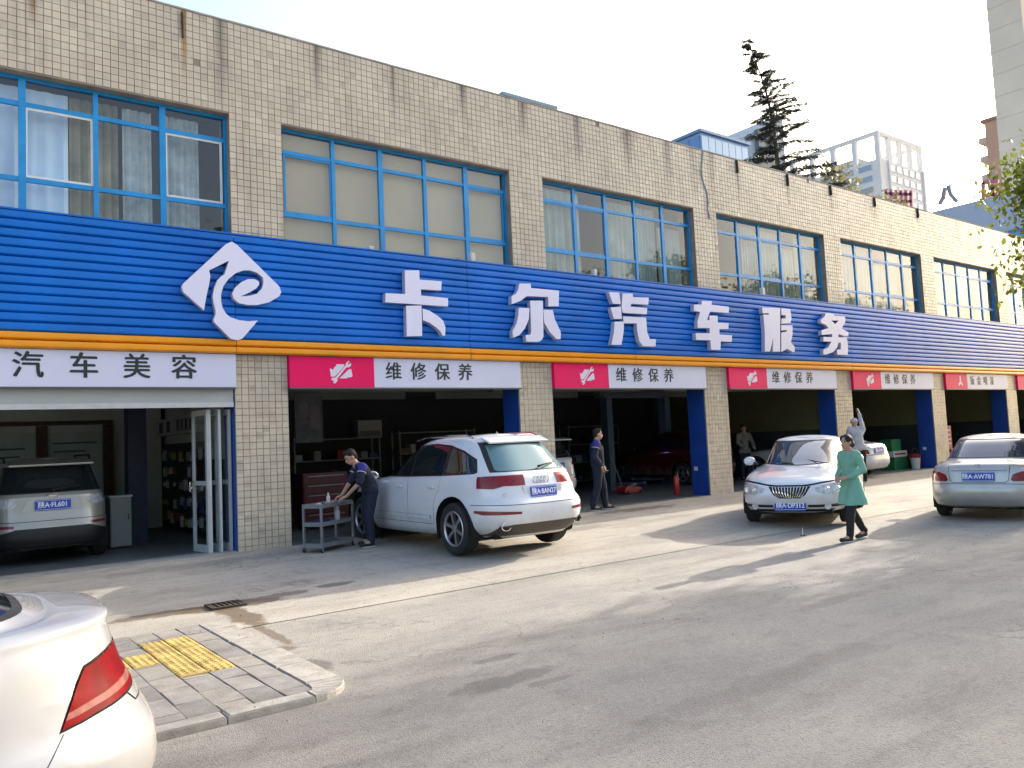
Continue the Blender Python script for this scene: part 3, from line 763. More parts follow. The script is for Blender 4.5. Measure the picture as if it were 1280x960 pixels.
# ---- pavement peninsula on the left: kerb stones, pavers, yellow tactile tiles
M_PAV = mat('grey_paver', (.27, .255, .235), .8, var=.25, scale=7, bump=.25, bscale=60)
M_PAVS = [M_PAV, mat('grey_paver_warm', (.30, .275, .24), .8, var=.25, scale=7, bump=.25, bscale=60), mat('grey_paver_dark', (.22, .21, .195), .85, var=.3, scale=6, bump=.25, bscale=60)]
M_TACT = mat('yellow_tactile_tile', (.50, .36, .11), .8, var=.45, scale=7, bump=.2, bscale=50)
M_KERB = mat('kerb_granite', (.38, .355, .315), .8, var=.25, scale=9, bump=.3, bscale=70)
PYT, PYB, PXR = -4.75, -7.72, 2.275
def pz(x, y):
    s_ = (PYT-y)/(PYT-PYB)
    return -.084+.014*max(0, min(1, s_))*max(0, min(1, (2.9-x)/1.0))
pave = MB()
pave.box(-14, 2.3, PYB, PYT, -.3, -.105); pave = pave.build('pavement', mat('paver_bedding_sand', (.19, .175, .15), .9, var=.3), None)
tag(pave, kind='structure')
pw_, pl_ = .215, .40
def slab_piece(name, x0, x1, y0, y1, m_, parent, th=.05, g=.0032, dz=0):
    mb = MB()
    c = [(x0+g, y0+g), (x1-g, y0+g), (x1-g, y1-g), (x0+g, y1-g)]
    b_ = .006
    ci = [(x0+g+b_, y0+g+b_), (x1-g-b_, y0+g+b_), (x1-g-b_, y1-g-b_), (x0+g+b_, y1-g-b_)]
    t1, t2 = random.gauss(0, .0022), random.gauss(0, .0022)
    vs = [(x, y, pz(x, y)-th) for x, y in c]+[(x, y, pz(x, y)-.005+dz) for x, y in c]+[(x, y, pz(x, y)+dz+t1*((i in (0, 1))*2-1)+t2*((i in (0, 3))*2-1)) for i, (x, y) in enumerate(ci)]
    fs = [(8, 9, 10, 11)]
    for i in range(4):
        j = (i+1) % 4
        fs += [(i, j, 4+j, 4+i), (4+i, 4+j, 8+j, 8+i)]
    mb.add(vs, fs)
    return mb, mb.build(name, m_, parent)
def in_tact(x, y):
    return (1.60 <= x <= 2.06 and -6.66 <= y <= -5.2) or (x < 1.60 and -6.1 <= y <= -5.64)
ncol = 16
for i in range(ncol):
    x1 = PXR-i*pw_; x0 = x1-pw_
    y = PYT+(.2 if i % 2 else 0)
    while y > PYB:
        ya, yb_ = max(y-pl_, PYB), min(y, PYT)
        y -= pl_
        if yb_-ya < .04: continue
        # clip against the tactile area
        segs = [(ya, yb_)]
        xm = (x0+x1)/2
        if 1.63 < xm < 2.06: cut = (-6.66, -5.2)
        elif xm < 1.63: cut = (-6.1, -5.64)
        else: cut = None
        if cut:
            ns_ = []
            for a, b_ in segs:
                if b_ <= cut[0] or a >= cut[1]: ns_.append((a, b_)); continue
                if a < cut[0]: ns_.append((a, cut[0]))
                if b_ > cut[1]: ns_.append((cut[1], b_))
            segs = ns_
        for a, b_ in segs:
            if b_-a > .03: slab_piece('paver', x0, x1, a, b_, random.choice(M_PAVS), pave, dz=random.gauss(0, .0015))
def tactile(x0, x1, y0, y1):
    mb, o = slab_piece('tactile_tile', x0, x1, y0, y1, M_TACT, pave, dz=.002)
    b2 = MB(); n = 4
    for i in range(n):
        for j in range(n):
            cx_, cy_ = x0+(x1-x0)*(i+.5)/n, y0+(y1-y0)*(j+.5)/n; z = pz(cx_, cy_)+.002; r_ = (x1-x0)/n*.36
            vs = [(cx_+r_*math.cos(a*PI/3), cy_+r_*math.sin(a*PI/3), z-.001) for a in range(6)]+[(cx_+r_*.6*math.cos(a*PI/3), cy_+r_*.6*math.sin(a*PI/3), z+.006) for a in range(6)]
            b2.add(vs, [(a, (a+1) % 6, 6+(a+1) % 6, 6+a) for a in range(6)]+[tuple(range(6, 12))])
    v0 = len(o.data.vertices)
    mb.add(b2.v, b2.f)
    me = mb.mesh('tactile_tile', M_TACT); o.data = me
for i in range(2):
    for j in range(6):
        tactile(1.63+i*.215, 1.63+(i+1)*.215, -6.66+j*1.46/6, -6.66+(j+1)*1.46/6)
for i in range(5):
    for j in range(2):
        tactile(1.63-(i+1)*.215, 1.63-i*.215, -6.1+j*.23, -6.1+(j+1)*.23)
def kerb(p0, p1, q0, q1, nm='kerb_stone'):
    """stone between outer edge p0-p1 and inner edge q0-q1"""
    mb = MB()
    def top(p): return pz(*p)+.004
    d = .006
    vs = []
    P = [p0, p1, q1, q0]
    cx_ = sum(p[0] for p in P)/4; cy_ = sum(p[1] for p in P)/4
    sh = [(cx_+(p[0]-cx_)*.985, cy_+(p[1]-cy_)*.985) for p in P]
    sh2 = [(cx_+(p[0]-cx_)*.93, cy_+(p[1]-cy_)*.93) for p in P]
    vs = [(x, y, -.2) for x, y in sh]+[(x, y, top((x, y))-.014) for x, y in sh]+[(x, y, top((x, y))) for x, y in sh2]
    fs = [(8, 9, 10, 11)]
    for i in range(4):
        j = (i+1) % 4
        fs += [(i, j, 4+j, 4+i), (4+i, 4+j, 8+j, 8+i)]
    mb.add(vs, fs)
    o = mb.build(nm, M_KERB, pave)
    bm = bmesh.new(); bm.from_mesh(o.data); bmesh.ops.recalc_face_normals(bm, faces=bm.faces[:]); bm.to_mesh(o.data); bm.free()
kx = 2.22
while kx > -9:
    kerb((kx-.6, -7.86), (kx, -7.86), (kx-.6, PYB), (kx, PYB)); kx -= .6
AN = [R(15*i) for i in range(7)]
arc = [(2.22+.33*math.sin(a), -7.53-.33*math.cos(a)) for a in AN]
arci = [(2.22+.06*math.sin(a), -7.53-.19*math.cos(a)) for a in AN]
for i in range(0, 6, 2):       # three curved stones, each with a bent outer face
    kerb(arc[i], arc[i+1], arci[i], arci[i+1]); kerb(arc[i+1], arc[i+2], arci[i+1], arci[i+2])
ky = -7.53
while ky < PYT:
    kerb((2.55, ky), (2.55, min(ky+.6, PYT)), (2.282, ky), (2.282, min(ky+.6, PYT))); ky += .6

# grit, pebbles and dry leaf scraps lying about
g = random.Random(77); mb = MB()
for i in range(1700):
    x = g.uniform(.6, 16); y = g.choice((g.uniform(-10.5, -.3), g.gauss(-7.95, .12), g.gauss(-4.6, .35), g.gauss(-5.3, .25)))
    if x < 2.5 and -7.9 < y < -4.7: z = pz(x, y)+.002
    else: z = gz(y)+.004
    r_ = .003+.007*g.random()**4
    a = [g.uniform(.6, 1.2)*r_ for _ in range(6)]
    c = (x, y, z+r_*.35)
    vs = [(c[0]+a[0], c[1], c[2]), (c[0], c[1]+a[1], c[2]), (c[0]-a[2], c[1], c[2]), (c[0], c[1]-a[3], c[2]), (c[0], c[1], c[2]+a[4]*.7), (c[0], c[1], c[2]-a[5]*.5)]
    mb.add(vs, [(0, 1, 4), (1, 2, 4), (2, 3, 4), (3, 0, 4), (1, 0, 5), (2, 1, 5), (3, 2, 5), (0, 3, 5)])
tag(mb.build('grit', mat('road_grit', (.30, .26, .21), .9, var=.5, scale=4)), 'fine grit and small pebbles scattered over the concrete', 'grit', kind='stuff')
# ================================================================ cars
M_TYRE = mat('tyre_rubber', (.02, .02, .02), .75, bump=.2, bscale=80)
M_RIM = mat('alloy_rim', (.45, .45, .46), .3, metal=.85)
M_DARKP = mat('black_trim_plastic', (.015, .015, .016), .5)
M_SEAM = mat('panel_gap', (.01, .01, .01), .9)
M_CHROME = mat('chrome', (.7, .7, .7), .12, metal=1.)
M_CGLASS = mat('tinted_car_glass', (.012, .017, .019), .03, spec=.7, coat=.6)
M_CGLASSR = mat('sky_tinted_rear_glass', (.10, .21, .22), .04, spec=.9, coat=1.)  # cyan base tint paints in the sky reflected by the sloping glass
M_LAMPR = mat('red_lamp_lens', (.24, .002, .006), .2, coat=.5, var=.5, scale=22, spec=.3)
M_LAMPW = mat('clear_lamp_lens', (.50, .52, .54), .12, coat=1., var=.4, scale=14)
M_WELL = mat('wheel_well', (.008, .008, .008), .9)
M_PLATE = mat('blue_plate', (.012, .06, .42), .4)
M_PLTXT = mat('plate_lettering', (.75, .77, .85), .5)
def paint(name, col, metal=0., rough=.25):
    """clear-coated paint, road dust on the sills"""
    if name in MATS: return MATS[name]
    m = mat(name, col, rough, metal=metal, coat=.9)
    N = m.node_tree.nodes; L = m.node_tree.links; b = N['Principled BSDF']
    tc = N.new('ShaderNodeTexCoord'); sp = N.new('ShaderNodeSeparateXYZ'); L.new(tc.outputs['Object'], sp.inputs[0])
    no = N.new('ShaderNodeTexNoise'); no.inputs['Scale'].default_value = 5; no.inputs['Detail'].default_value = 6; L.new(tc.outputs['Object'], no.inputs['Vector'])
    ad = N.new('ShaderNodeMath'); ad.operation = 'MULTIPLY_ADD'; ad.inputs[1].default_value = .55; L.new(no.outputs['Fac'], ad.inputs[0]); 
    sb_ = N.new('ShaderNodeMath'); sb_.operation = 'MULTIPLY'; sb_.inputs[1].default_value = -1; L.new(sp.outputs[2], sb_.inputs[0]); L.new(sb_.outputs[0], ad.inputs[2])
    mr = N.new('ShaderNodeMapRange'); mr.inputs[1].default_value = -.35; mr.inputs[2].default_value = .12; mr.inputs[4].default_value = .6; L.new(ad.outputs[0], mr.inputs[0])
    mx = N.new('ShaderNodeMix'); mx.data_type = 'RGBA'; L.new(mr.outputs[0], mx.inputs[0]); mx.inputs[6].default_value = (*(hexc(col) if isinstance(col, str) else col), 1); mx.inputs[7].default_value = (.26, .23, .185, 1)
    L.new(mx.outputs[2], b.inputs['Base Color'])
    mc = N.new('ShaderNodeMath'); mc.operation = 'MULTIPLY_ADD'; mc.inputs[1].default_value = -1.3; mc.inputs[2].default_value = .9; mc.use_clamp = True; L.new(mr.outputs[0], mc.inputs[0]); L.new(mc.outputs[0], b.inputs['Coat Weight'])
    return m

def half_ring(xr, xf, w, z, nr, nf, SEG=(11, 30, 11)):
    """half plan outline (front centre -> left side -> rear centre)"""
    xc, a = (xr+xf)/2, (xf-xr)/2
    t = np.linspace(0, PI/2, 400)
    fx = xc+a*np.cos(t)**(2/nf); fy = w*np.sin(t)**(2/nf)
    rx = xc-a*np.cos(t[::-1])**(2/nr); ry = w*np.sin(t[::-1])**(2/nr)
    X = np.concatenate([fx, rx[1:]]); Y = np.concatenate([fy, ry[1:]])
    ang = np.arctan2(np.abs(np.gradient(Y)), np.abs(np.gradient(X)))
    n = 400
    i1 = int(np.argmax(ang[:n] < PI/4)); i2 = n+int(np.argmax(ang[n:] > PI/4))
    s = np.concatenate([[0], np.cumsum(np.hypot(np.diff(X), np.diff(Y)))])
    q = np.concatenate([np.linspace(0, s[i1], SEG[0]), np.linspace(s[i1], s[i2], SEG[1])[1:], np.linspace(s[i2], s[-1], SEG[2])[1:]])
    X = np.interp(q, s, X); Y = np.interp(q, s, Y)
    if isinstance(z, (int, float)): z = (z, z, z)
    u = (X-xr)/(xf-xr)
    Z = z[0]*(1-u)*(1-2*u)+4*z[1]*u*(1-u)+z[2]*u*(2*u-1)
    return np.stack([X, Y, Z], 1)

def loft_body(rings, sub=4):
    H = []
    for r_ in rings: H.append((half_ring(*r_[:6]), len(r_) > 6 and r_[6] == 's'))
    out = []
    i = 0
    n = len(H)
    for k in range(n-1):
        p1, p2 = H[k][0], H[k+1][0]
        p0 = H[k-1][0] if k > 0 and not H[k][1] else p1*2-p2
        p3 = H[k+2][0] if k+2 < n and not H[k+1][1] else p2*2-p1
        for s_ in range(sub):
            t = s_/sub
            h00, h10, h01, h11 = 2*t**3-3*t**2+1, t**3-2*t**2+t, -2*t**3+3*t**2, t**3-t**2
            out.append(h00*p1+h10*(p2-p0)*.42+h01*p2+h11*(p3-p1)*.42)
    out.append(H[-1][0])
    bm = bmesh.new()
    M = out[0].shape[0]
    VR = []
    for o in out:
        L_ = [bm.verts.new(p) for p in o]
        Rr = [L_[0]]+[bm.verts.new((p[0], -p[1], p[2])) for p in o[1:-1]]+[L_[-1]]
        VR.append((L_, Rr))
    for k in range(len(out)-1):
        (a, b_), (c, d) = VR[k], VR[k+1]
        for i in range(M-1):
            bm.faces.new((a[i], a[i+1], c[i+1], c[i]))
            bm.faces.new((b_[i+1], b_[i], d[i], d[i+1]))
    for (L_, Rr), up in ((VR[0], False), (VR[-1], True)):
        crown = 6 if up else 1
        cols = []
        for i in range(M):
            if L_[i] is Rr[i]: cols.append([L_[i]]); continue
            c = [L_[i]]
            for j in range(1, crown):
                t = j/crown
                p = L_[i].co.lerp(Rr[i].co, t); p.z += (.02*math.sin(PI*t)*min(1, abs(L_[i].co.y)/.3)) if up else 0
                c.append(bm.verts.new(p))
            c.append(Rr[i]); cols.append(c)
        for i in range(M-1):
            a, b_ = cols[i], cols[i+1]
            if len(a) == 1:
                for j in range(len(b_)-1): bm.faces.new((a[0], b_[j], b_[j+1]) if up is False else (a[0], b_[j], b_[j+1]))
            elif len(b_) == 1:
                for j in range(len(a)-1): bm.faces.new((a[j+1], a[j], b_[0]))
            else:
                for j in range(len(a)-1): bm.faces.new((a[j+1], a[j], b_[j], b_[j+1]))
    bmesh.ops.recalc_face_normals(bm, faces=bm.faces[:])
    return bm

def in_poly(x, y, poly):
    c = False; n = len(poly); j = n-1
    for i in range(n):
        xi, yi = poly[i]; xj, yj = poly[j]
        if (yi > y) != (yj > y) and x < (xj-xi)*(y-yi)/(yj-yi)+xi: c = not c
        j = i
    return c

class Car:
    def __init__(s, rings, sub=4):
        s.bm = loft_body(rings, sub); s.lay = s.bm.faces.layers.int.new('pid'); s.parts = []
        s.bvh = BVHTree.FromBMesh(s.bm)
    PROJ = {'L': (0, 2, 1, 1), 'R': (0, 2, 1, -1), 'B': (1, 2, 0, -1), 'F': (1, 2, 0, 1), 'T': (0, 1, 2, 1)}
    def cut(s, name, poly, pr, m_, off=0., label=None, nmin=.12, lo=None, hi=None, over=False):
        a, b_, c, sg = s.PROJ[pr]
        bm = s.bm; bm.normal_update()
        x0, x1 = min(p[0] for p in poly), max(p[0] for p in poly); y0, y1 = min(p[1] for p in poly), max(p[1] for p in poly)
        def ok(f):
            if f[s.lay] != 0 and not over: return False
            if f.normal[c]*sg < nmin: return False
            if c == 1 and f.calc_center_median()[1]*sg < .02: return False
            fx = [v.co[a] for v in f.verts]; fy = [v.co[b_] for v in f.verts]
            if lo is not None and min(v.co[c] for v in f.verts) < lo: return False
            if hi is not None and max(v.co[c] for v in f.verts) > hi: return False
            return max(fx) >= x0 and min(fx) <= x1 and max(fy) >= y0 and min(fy) <= y1
        n = len(poly)
        cand = [f for f in bm.faces if ok(f)]
        for i in range(n):
            p, q = poly[i], poly[(i+1) % n]
            no = Vector((0, 0, 0)); no[a] = q[1]-p[1]; no[b_] = -(q[0]-p[0])
            if no.length < 1e-7: continue
            co = Vector((0, 0, 0)); co[a], co[b_] = p
            ex0, ex1 = min(p[0], q[0])-.02, max(p[0], q[0])+.02; ey0, ey1 = min(p[1], q[1])-.02, max(p[1], q[1])+.02
            loc = []
            for f in cand:
                fx = [v.co[a] for v in f.verts]; fy = [v.co[b_] for v in f.verts]
                if max(fx) >= ex0 and min(fx) <= ex1 and max(fy) >= ey0 and min(fy) <= ey1: loc.append(f)
            if not loc: continue
            gs = set(loc)
            ed = set(e for f in loc for e in f.edges); vv = set(v for f in loc for v in f.verts)
            ret = bmesh.ops.bisect_plane(bm, geom=list(gs)+list(ed)+list(vv), plane_co=co, plane_no=no, dist=1e-5)
            cand = [f for f in set([f for f in cand if f.is_valid]+[g for g in ret['geom'] if isinstance(g, bmesh.types.BMFace)])]
        s.parts.append((name, m_, off, label)); pid = len(s.parts)
        for f in bm.faces:
            if not ok(f): continue
            cc = f.calc_center_median()
            if in_poly(cc[a], cc[b_], poly): f[s.lay] = pid
        return pid
    def cut2(s, name, poly, m_, **k):
        s.cut(name, poly, 'L', m_, **k); s.cut(name, poly, 'R', m_, **k)
    def cutBF(s, name, poly, pr, m_, **k):
        """mirrored pair across the centre line"""
        s.cut(name, poly, pr, m_, **k); s.cut(name, [(-a, b_) for a, b_ in poly][::-1], pr, m_, **k)
    def strip(s, pts, pr, w=.007, both=False, lo=None):
        for i in range(len(pts)-1):
            p, q = Vector(pts[i]), Vector(pts[i+1]); d = (q-p); nn = Vector((-d.y, d.x)).normalized()*w*.5
            poly = [tuple(p+nn), tuple(p-nn), tuple(q-nn), tuple(q+nn)]
            for pp in ((pr,) if not both else ('L', 'R')):
                s.cut('__seam', poly, pp, M_SEAM, off=-.004, lo=lo)
    def arch(s, x, z, r_, side=None):
        poly = [(x+r_*math.cos(2*PI*i/28), z+r_*math.sin(2*PI*i/28)) for i in range(28)]
        for pp in ((side,) if side else ('L', 'R')): s.cut('__hole', poly, pp, None, nmin=-.8, over=True)
    def hit(s, pr, u, v):
        """surface point seen along a projection"""
        a, b_, c, sg = s.PROJ[pr]
        o = Vector((0, 0, 0)); o[a], o[b_] = u, v; o[c] = 5*sg
        d = Vector((0, 0, 0)); d[c] = -sg
        p, n, i, dist = s.bvh.ray_cast(o, d)
        return (p, n) if p is not None else (o*.2, -d)
    def finish(s, root, body_mat, body_name='body'):
        bm = s.bm; bm.normal_update()
        bm.verts.index_update()
        N = {v: v.normal.copy() for v in bm.verts}
        groups = {}
        for f in bm.faces: groups.setdefault(f[s.lay], []).append(f)
        made = {}
        # seams are joined into one dark part per car
        seam_ids = [i+1 for i, p in enumerate(s.parts) if p[0] == '__seam']
        def emit_part(name, faces, m_, off, label, parent):
            idx = {}; vs = []; fs = []; nn = []
            for f in faces:
                t = []
                for v in f.verts:
                    if v not in idx: idx[v] = len(vs); vs.append(v.co+N[v]*off); nn.append(N[v])
                    t.append(idx[v])
                fs.append(t)
            me = bpy.data.meshes.new(name); me.from_pydata(vs, [], fs); me.materials.append(m_)
            me.polygons.foreach_set('use_smooth', [True]*len(fs)); me.update()
            me.normals_split_custom_set_from_vertices(nn)
            o = bpy.data.objects.new(name, me); link(o, parent)
            if label: o['label'] = label
            return o
        body = emit_part(body_name, groups.get(0, []), body_mat, 0, None, root)
        sf = [f for i in seam_ids for f in groups.get(i, [])]
        if sf: emit_part('panel_gap', sf, M_SEAM, -.004, None, body)
        for i, (nm, m_, off, lab) in enumerate(s.parts):
            if nm.startswith('__') or not groups.get(i+1): continue
            emit_part(nm, groups[i+1], m_, off, lab, root)
        bm.free()
        return body

def wheel(root, x, y, r_, wid, style=5, rim_r=None, rim_m=None, steer=0, kind='split'):
    sg = 1 if y > 0 else -1
    rr = rim_r or r_*.66
    w_ = bpy.data.objects.new('wheel', None); link(w_, root); w_.empty_display_size = .1
    w_.location = (x, y, r_); w_.rotation_euler = (0, 0, steer)
    mb = MB()
    h = wid/2
    mb.lathe([(rr, -h*.85), (r_-.045, -h), (r_-.012, -h*.86), (r_, -h*.6), (r_-.006, -h*.58), (r_-.006, -h*.5), (r_, -h*.48), (r_, h*.48), (r_-.006, h*.5), (r_-.006, h*.58), (r_, h*.6), (r_-.012, h*.86), (r_-.045, h), (rr, h*.85), (rr-.02, 0)], 36, axis='y', close=True)
    mb.build('tyre', M_TYRE, w_, smooth=True)
    mb = MB()
    o = sg*h
    mb.lathe([(rr-.028, o*.70), (rr-.035, o*.1), (.02, o*.1)], 36, axis='y', caps=False)
    mb.build('rim_barrel', M_WELL, w_, smooth=True)
    mb = MB()
    mb.lathe([(rr+.004, o*.86), (rr-.008, o*.93), (rr-.03, o*.80), (rr-.03, o*.66)], 36, axis='y', caps=False)
    n = style
    for k in range(n):
        a = 2*PI*k/n+.3
        ca, sa = math.cos(a), math.sin(a)
        er, et = Vector((ca, 0, sa)), Vector((-sa, 0, ca)); ey = Vector((0, 1, 0))
        wd0, wd1 = rr*.10, rr*.085
        y0, y1 = o*.62, o*.80
        prof = [(rr*.12, wd0, o*.72), (rr*.5, wd0*.8, o*.80), (rr-.02, wd1*1.2, o*.82)]
        vs = []
        for q, wdd, yy in prof:
            for dt in (-1, 1):
                for yv in (yy, yy-sg*.05): vs.append(er*q+et*wdd*dt+ey*yv)
        fs = []
        for i in range(2):
            b_ = i*4
            fs += [(b_, b_+4, b_+6, b_+2), (b_+1, b_+3, b_+7, b_+5), (b_, b_+1, b_+5, b_+4), (b_+2, b_+6, b_+7, b_+3)]
        mb.add(vs, fs)
    mb.lathe([(rr*.2, o*.6), (rr*.2, o*.80), (rr*.13, o*.86), (.0001, o*.87)], 16, axis='y')
    ob = mb.build('rim', rim_m or M_RIM, w_, smooth=True)
    bm = bmesh.new(); bm.from_mesh(ob.data); bmesh.ops.recalc_face_normals(bm, faces=bm.faces[:]); bm.to_mesh(ob.data); bm.free()
    mb = MB(); mb.lathe([(rr*.66, o*.15), (rr*.35, o*.15), (rr*.35, o*.25), (rr*.1, o*.25)], 24, axis='y', caps=False); mb.build('brake_disc', mat('brake_disc', (.05, .05, .05), .5, metal=.6), w_)
    return w_

def well(root, x, z, r_, yo, yi):
    mb = MB(); n = 20; vs = []; fs = []
    for i in range(n+1):
        a = -PI*.12+(PI*1.24)*i/n
        for y in (yo, yi): vs.append((x+r_*math.cos(a), y, z+r_*math.sin(a)))
    for i in range(n): fs.append((2*i, 2*i+1, 2*i+3, 2*i+2))
    o = len(vs); vs.append((x, yi, z))
    for i in range(n): fs.append((2*i+1, o, 2*i+3))
    mb.add(vs, fs); return mb

def plate(root, txt, c, rz, tilt=0, sc=1.0, lab=None, m_=None):
    """licence plate facing local -x rotated by rz"""
    p = bpy.data.objects.new('licence_plate', None)
    mb = MB(); w_, h_ = .225*sc, .072*sc
    mb.prism([(-w_, -h_+.01), (-w_+.01, -h_), (w_-.01, -h_), (w_, -h_+.01), (w_, h_-.01), (w_-.01, h_), (-w_+.01, h_), (-w_, h_-.01)], 0, -.012, 'xz')
    bpy.data.objects.remove(p)
    p = mb.build('licence_plate', m_ or M_PLATE, root)
    p.location = c; p.rotation_euler = (tilt, 0, rz)
    fr = MB()
    for a in ((-w_+.008, w_-.008, -.0135, -.012, h_-.014, h_-.009), (-w_+.008, w_-.008, -.0135, -.012, -h_+.009, -h_+.014)): fr.box(*a)
    fr.build('plate_rim', M_PLTXT, p)
    text_on(txt, .098*sc, M_PLTXT, p, (0, -.0135, -.002), (R(90), 0, 0), ext=.0012, off=.0035, sx=.88, name='lettering')
    if lab: p['label'] = lab
    return p

def mirror(root, x, y, z, m_):
    sg = 1 if y > 0 else -1
    mb = MB(); mb.ell((x, y+sg*.12, z), (.075, .11, .08), 14, 8)
    vs = mb.v
    mb.v = [((x-.03 if v[0] < x-.03 else v[0]), v[1], v[2]) for v in vs]
    o = mb.build('side_mirror', m_, root, smooth=True)
    b_ = MB(); b_.tube([(x+.03, y-sg*.03, z-.05), (x+.02, y+sg*.05, z-.04)], .025, 6); b_.build('mirror_arm', M_DARKP, o)
    g = MB(); g.prism([(y+sg*(.12+.085*math.cos(t)), z+.06*math.sin(t)) for t in np.linspace(0, 2*PI, 14)[:-1]], x-.031, x-.034, 'yz'); g.build('mirror_glass', M_CHROME, o)

def quad_tube(pts, r_, name, m_, root, n=6):
    mb = MB(); mb.tube(pts, r_, n); return mb.build(name, m_, root, smooth=True)

# ---------------------------------------------------------------- white SUV with its rear towards the street
def make_big_suv():
    root = thing('white_suv', 'large white SUV parked nose first in the bay, its sloping rear window towards the street', 'car', (7.30, -1.66, gz(-2)+.004), R(90))
    WH = paint('white_car_paint', (.68, .70, .735))
    rings = [
        (-2.30, 2.25, .78, .26, 5, 4),
        (-2.42, 2.40, .88, (.36, .25, .30), 5, 4, 's'),
        (-2.50, 2.50, .955, (.46, .34, .42), 5, 3.6),
        (-2.545, 2.54, .985, (.58, .55, .55), 5, 3.4),
        (-2.535, 2.54, .99, (.74, .72, .70), 5, 3.2),
        (-2.47, 2.50, .985, (.84, .86, .82), 4.5, 3.1),
        (-2.43, 2.42, .975, (.98, .98, .92), 4.5, 3.0),
        (-2.39, 2.25, .955, (1.10, 1.075, 1.00), 4.3, 3.0),
        (-2.34, 1.60, .925, (1.17, 1.13, 1.07), 4.2, 3.0),
        (-2.27, 1.15, .885, (1.24, 1.19, 1.14), 4.0, 3.0),
        (-2.10, .75, .80, (1.42, 1.40, 1.36), 3.8, 3.0),
        (-1.93, .35, .715, (1.60, 1.60, 1.55), 3.6, 3.0),
        (-1.80, .05, .62, (1.69, 1.70, 1.67), 3.4, 3.0),
        (-1.55, -.20, .42, (1.735, 1.745, 1.725), 3.0, 2.6),
    ]
    c = Car(rings, 4)
    r_ = .385; xr, xf = -1.50, 1.50
    c.arch(xr, r_+.01, .465); c.arch(xf, r_+.01, .465)
    # side windows: one long daylight opening with blacked-out pillars, tapering to the rear
    c.cut2('side_window', [(.98, 1.145), (.56, 1.37), (.10, 1.555), (-.10, 1.595), (-.16, 1.155)], M_CGLASS, off=-.006)
    c.cut2('side_window', [(-.22, 1.155), (-.17, 1.60), (-.70, 1.62), (-1.12, 1.585), (-1.14, 1.175)], M_CGLASS, off=-.006)
    c.cut2('side_window', [(-1.21, 1.178), (-1.18, 1.578), (-1.50, 1.50), (-1.80, 1.37), (-1.90, 1.215), (-1.88, 1.20)], M_CGLASS, off=-.006)
    c.cut2('window_trim', [(1.03, 1.125), (.58, 1.395), (.10, 1.58), (-.12, 1.622), (-.70, 1.645), (-1.16, 1.61), (-1.52, 1.525), (-1.83, 1.39), (-1.945, 1.20), (-1.90, 1.18), (-1.2, 1.155), (-.18, 1.133)], M_DARKP, off=-.002)
    # windscreen, roof glass
    c.cut('windscreen', [(-.66, 1.17), (.66, 1.17), (.56, 1.60), (-.56, 1.60)], 'F', M_CGLASS, off=-.004, lo=.2)
    c.cut('sunroof', [(-1.25, -.44), (-.35, -.44), (-.35, .44), (-1.25, .44)], 'T', M_CGLASS, off=.002, lo=1.6)
    # rear window, sloping
    c.cut('rear_window', [(-.63, 1.235), (-.60, 1.215), (.60, 1.215), (.63, 1.235), (.545, 1.58), (.53, 1.595), (-.53, 1.595), (-.545, 1.58)], 'B', M_CGLASSR, off=-.004, hi=-1.2)
    c.cut('rear_window_surround', [(-.70, 1.195), (.70, 1.195), (.59, 1.635), (-.59, 1.635)], 'B', M_DARKP, off=-.002, hi=-1.2)
    # tailgate lamps: block with lower inner notch
    c.cutBF('tail_lamp', [(.985, .985), (.985, 1.14), (.80, 1.14), (.50, 1.105), (.42, 1.08), (.46, 1.035), (.62, 1.005), (.74, .965)], 'B', M_LAMPR, off=.004, hi=-1.9, nmin=.08)
    c.cut('tail_lamp_side', [(-2.06, 1.145), (-2.9, 1.155), (-2.9, .975), (-2.17, 1.01)], 'L', M_LAMPR, off=.004, hi=None, nmin=.05)
    c.cut('tail_lamp_side', [(-2.06, 1.145), (-2.9, 1.155), (-2.9, .975), (-2.17, 1.01)], 'R', M_LAMPR, off=.004, nmin=.05)
    c.cutBF('rear_reflector', [(.92, .635), (.92, .668), (.46, .642), (.46, .61), (.88, .61)], 'B', mat('reflector_red', (.17, .004, .012), .3, coat=1.), off=.004, hi=-1.9)
    # lower black diffuser
    c.cut('rear_diffuser', [(-.78, .30), (.78, .30), (.72, .44), (.55, .465), (-.55, .465), (-.72, .44)], 'B', mat('grey_diffuser', (.07, .062, .052), .5, metal=.3), off=.003, hi=-1.8, nmin=.02)
    # shut lines
    c.strip([(-.96, .78), (-.99, 1.1), (-.985, 1.19)], 'B'); c.strip([(.96, .78), (.99, 1.1), (.985, 1.19)], 'B')
    c.strip([(-.93, .745), (0, .735), (.93, .745)], 'B', .010)
    c.strip([(-.20, 1.14), (-.22, .8), (-.22, .42)], 'L', both=True); c.strip([(-1.17, 1.16), (-1.14, .95), (-1.02, .78), (-.98, .44)], 'L', both=True)
    c.strip([(1.0, 1.12), (1.02, .8), (.98, .44)], 'L', both=True); c.strip([(.98, .43), (-.98, .43)], 'L', both=True)
    c.cut2('side_protector', [(.92, .50), (-.90, .50), (-.90, .56), (.92, .56)], WH, off=.012)
    hp = [c.hit('B', y, .905)[0] for y in (-.2, 0, .2)]; hb = c.hit('B', 0, 1.06)[0]; hq = c.hit('B', .62, .90)[0]
    hw = [c.hit('B', y, z)[0] for y, z in ((-.05, 1.245), (-.45, 1.30))]
    hnd = {(x, pr): c.hit(pr, x, .985)[0] for x in (-.95, .05) for pr in 'LR'}
    hl = [c.hit('B', y, .80)[0] for y in np.linspace(-.5, .5, 9)]
    hd = [c.hit('B', y, z)[0] for y, z in ((-.66, .43), (.66, .43))]
    body = c.finish(root, WH)
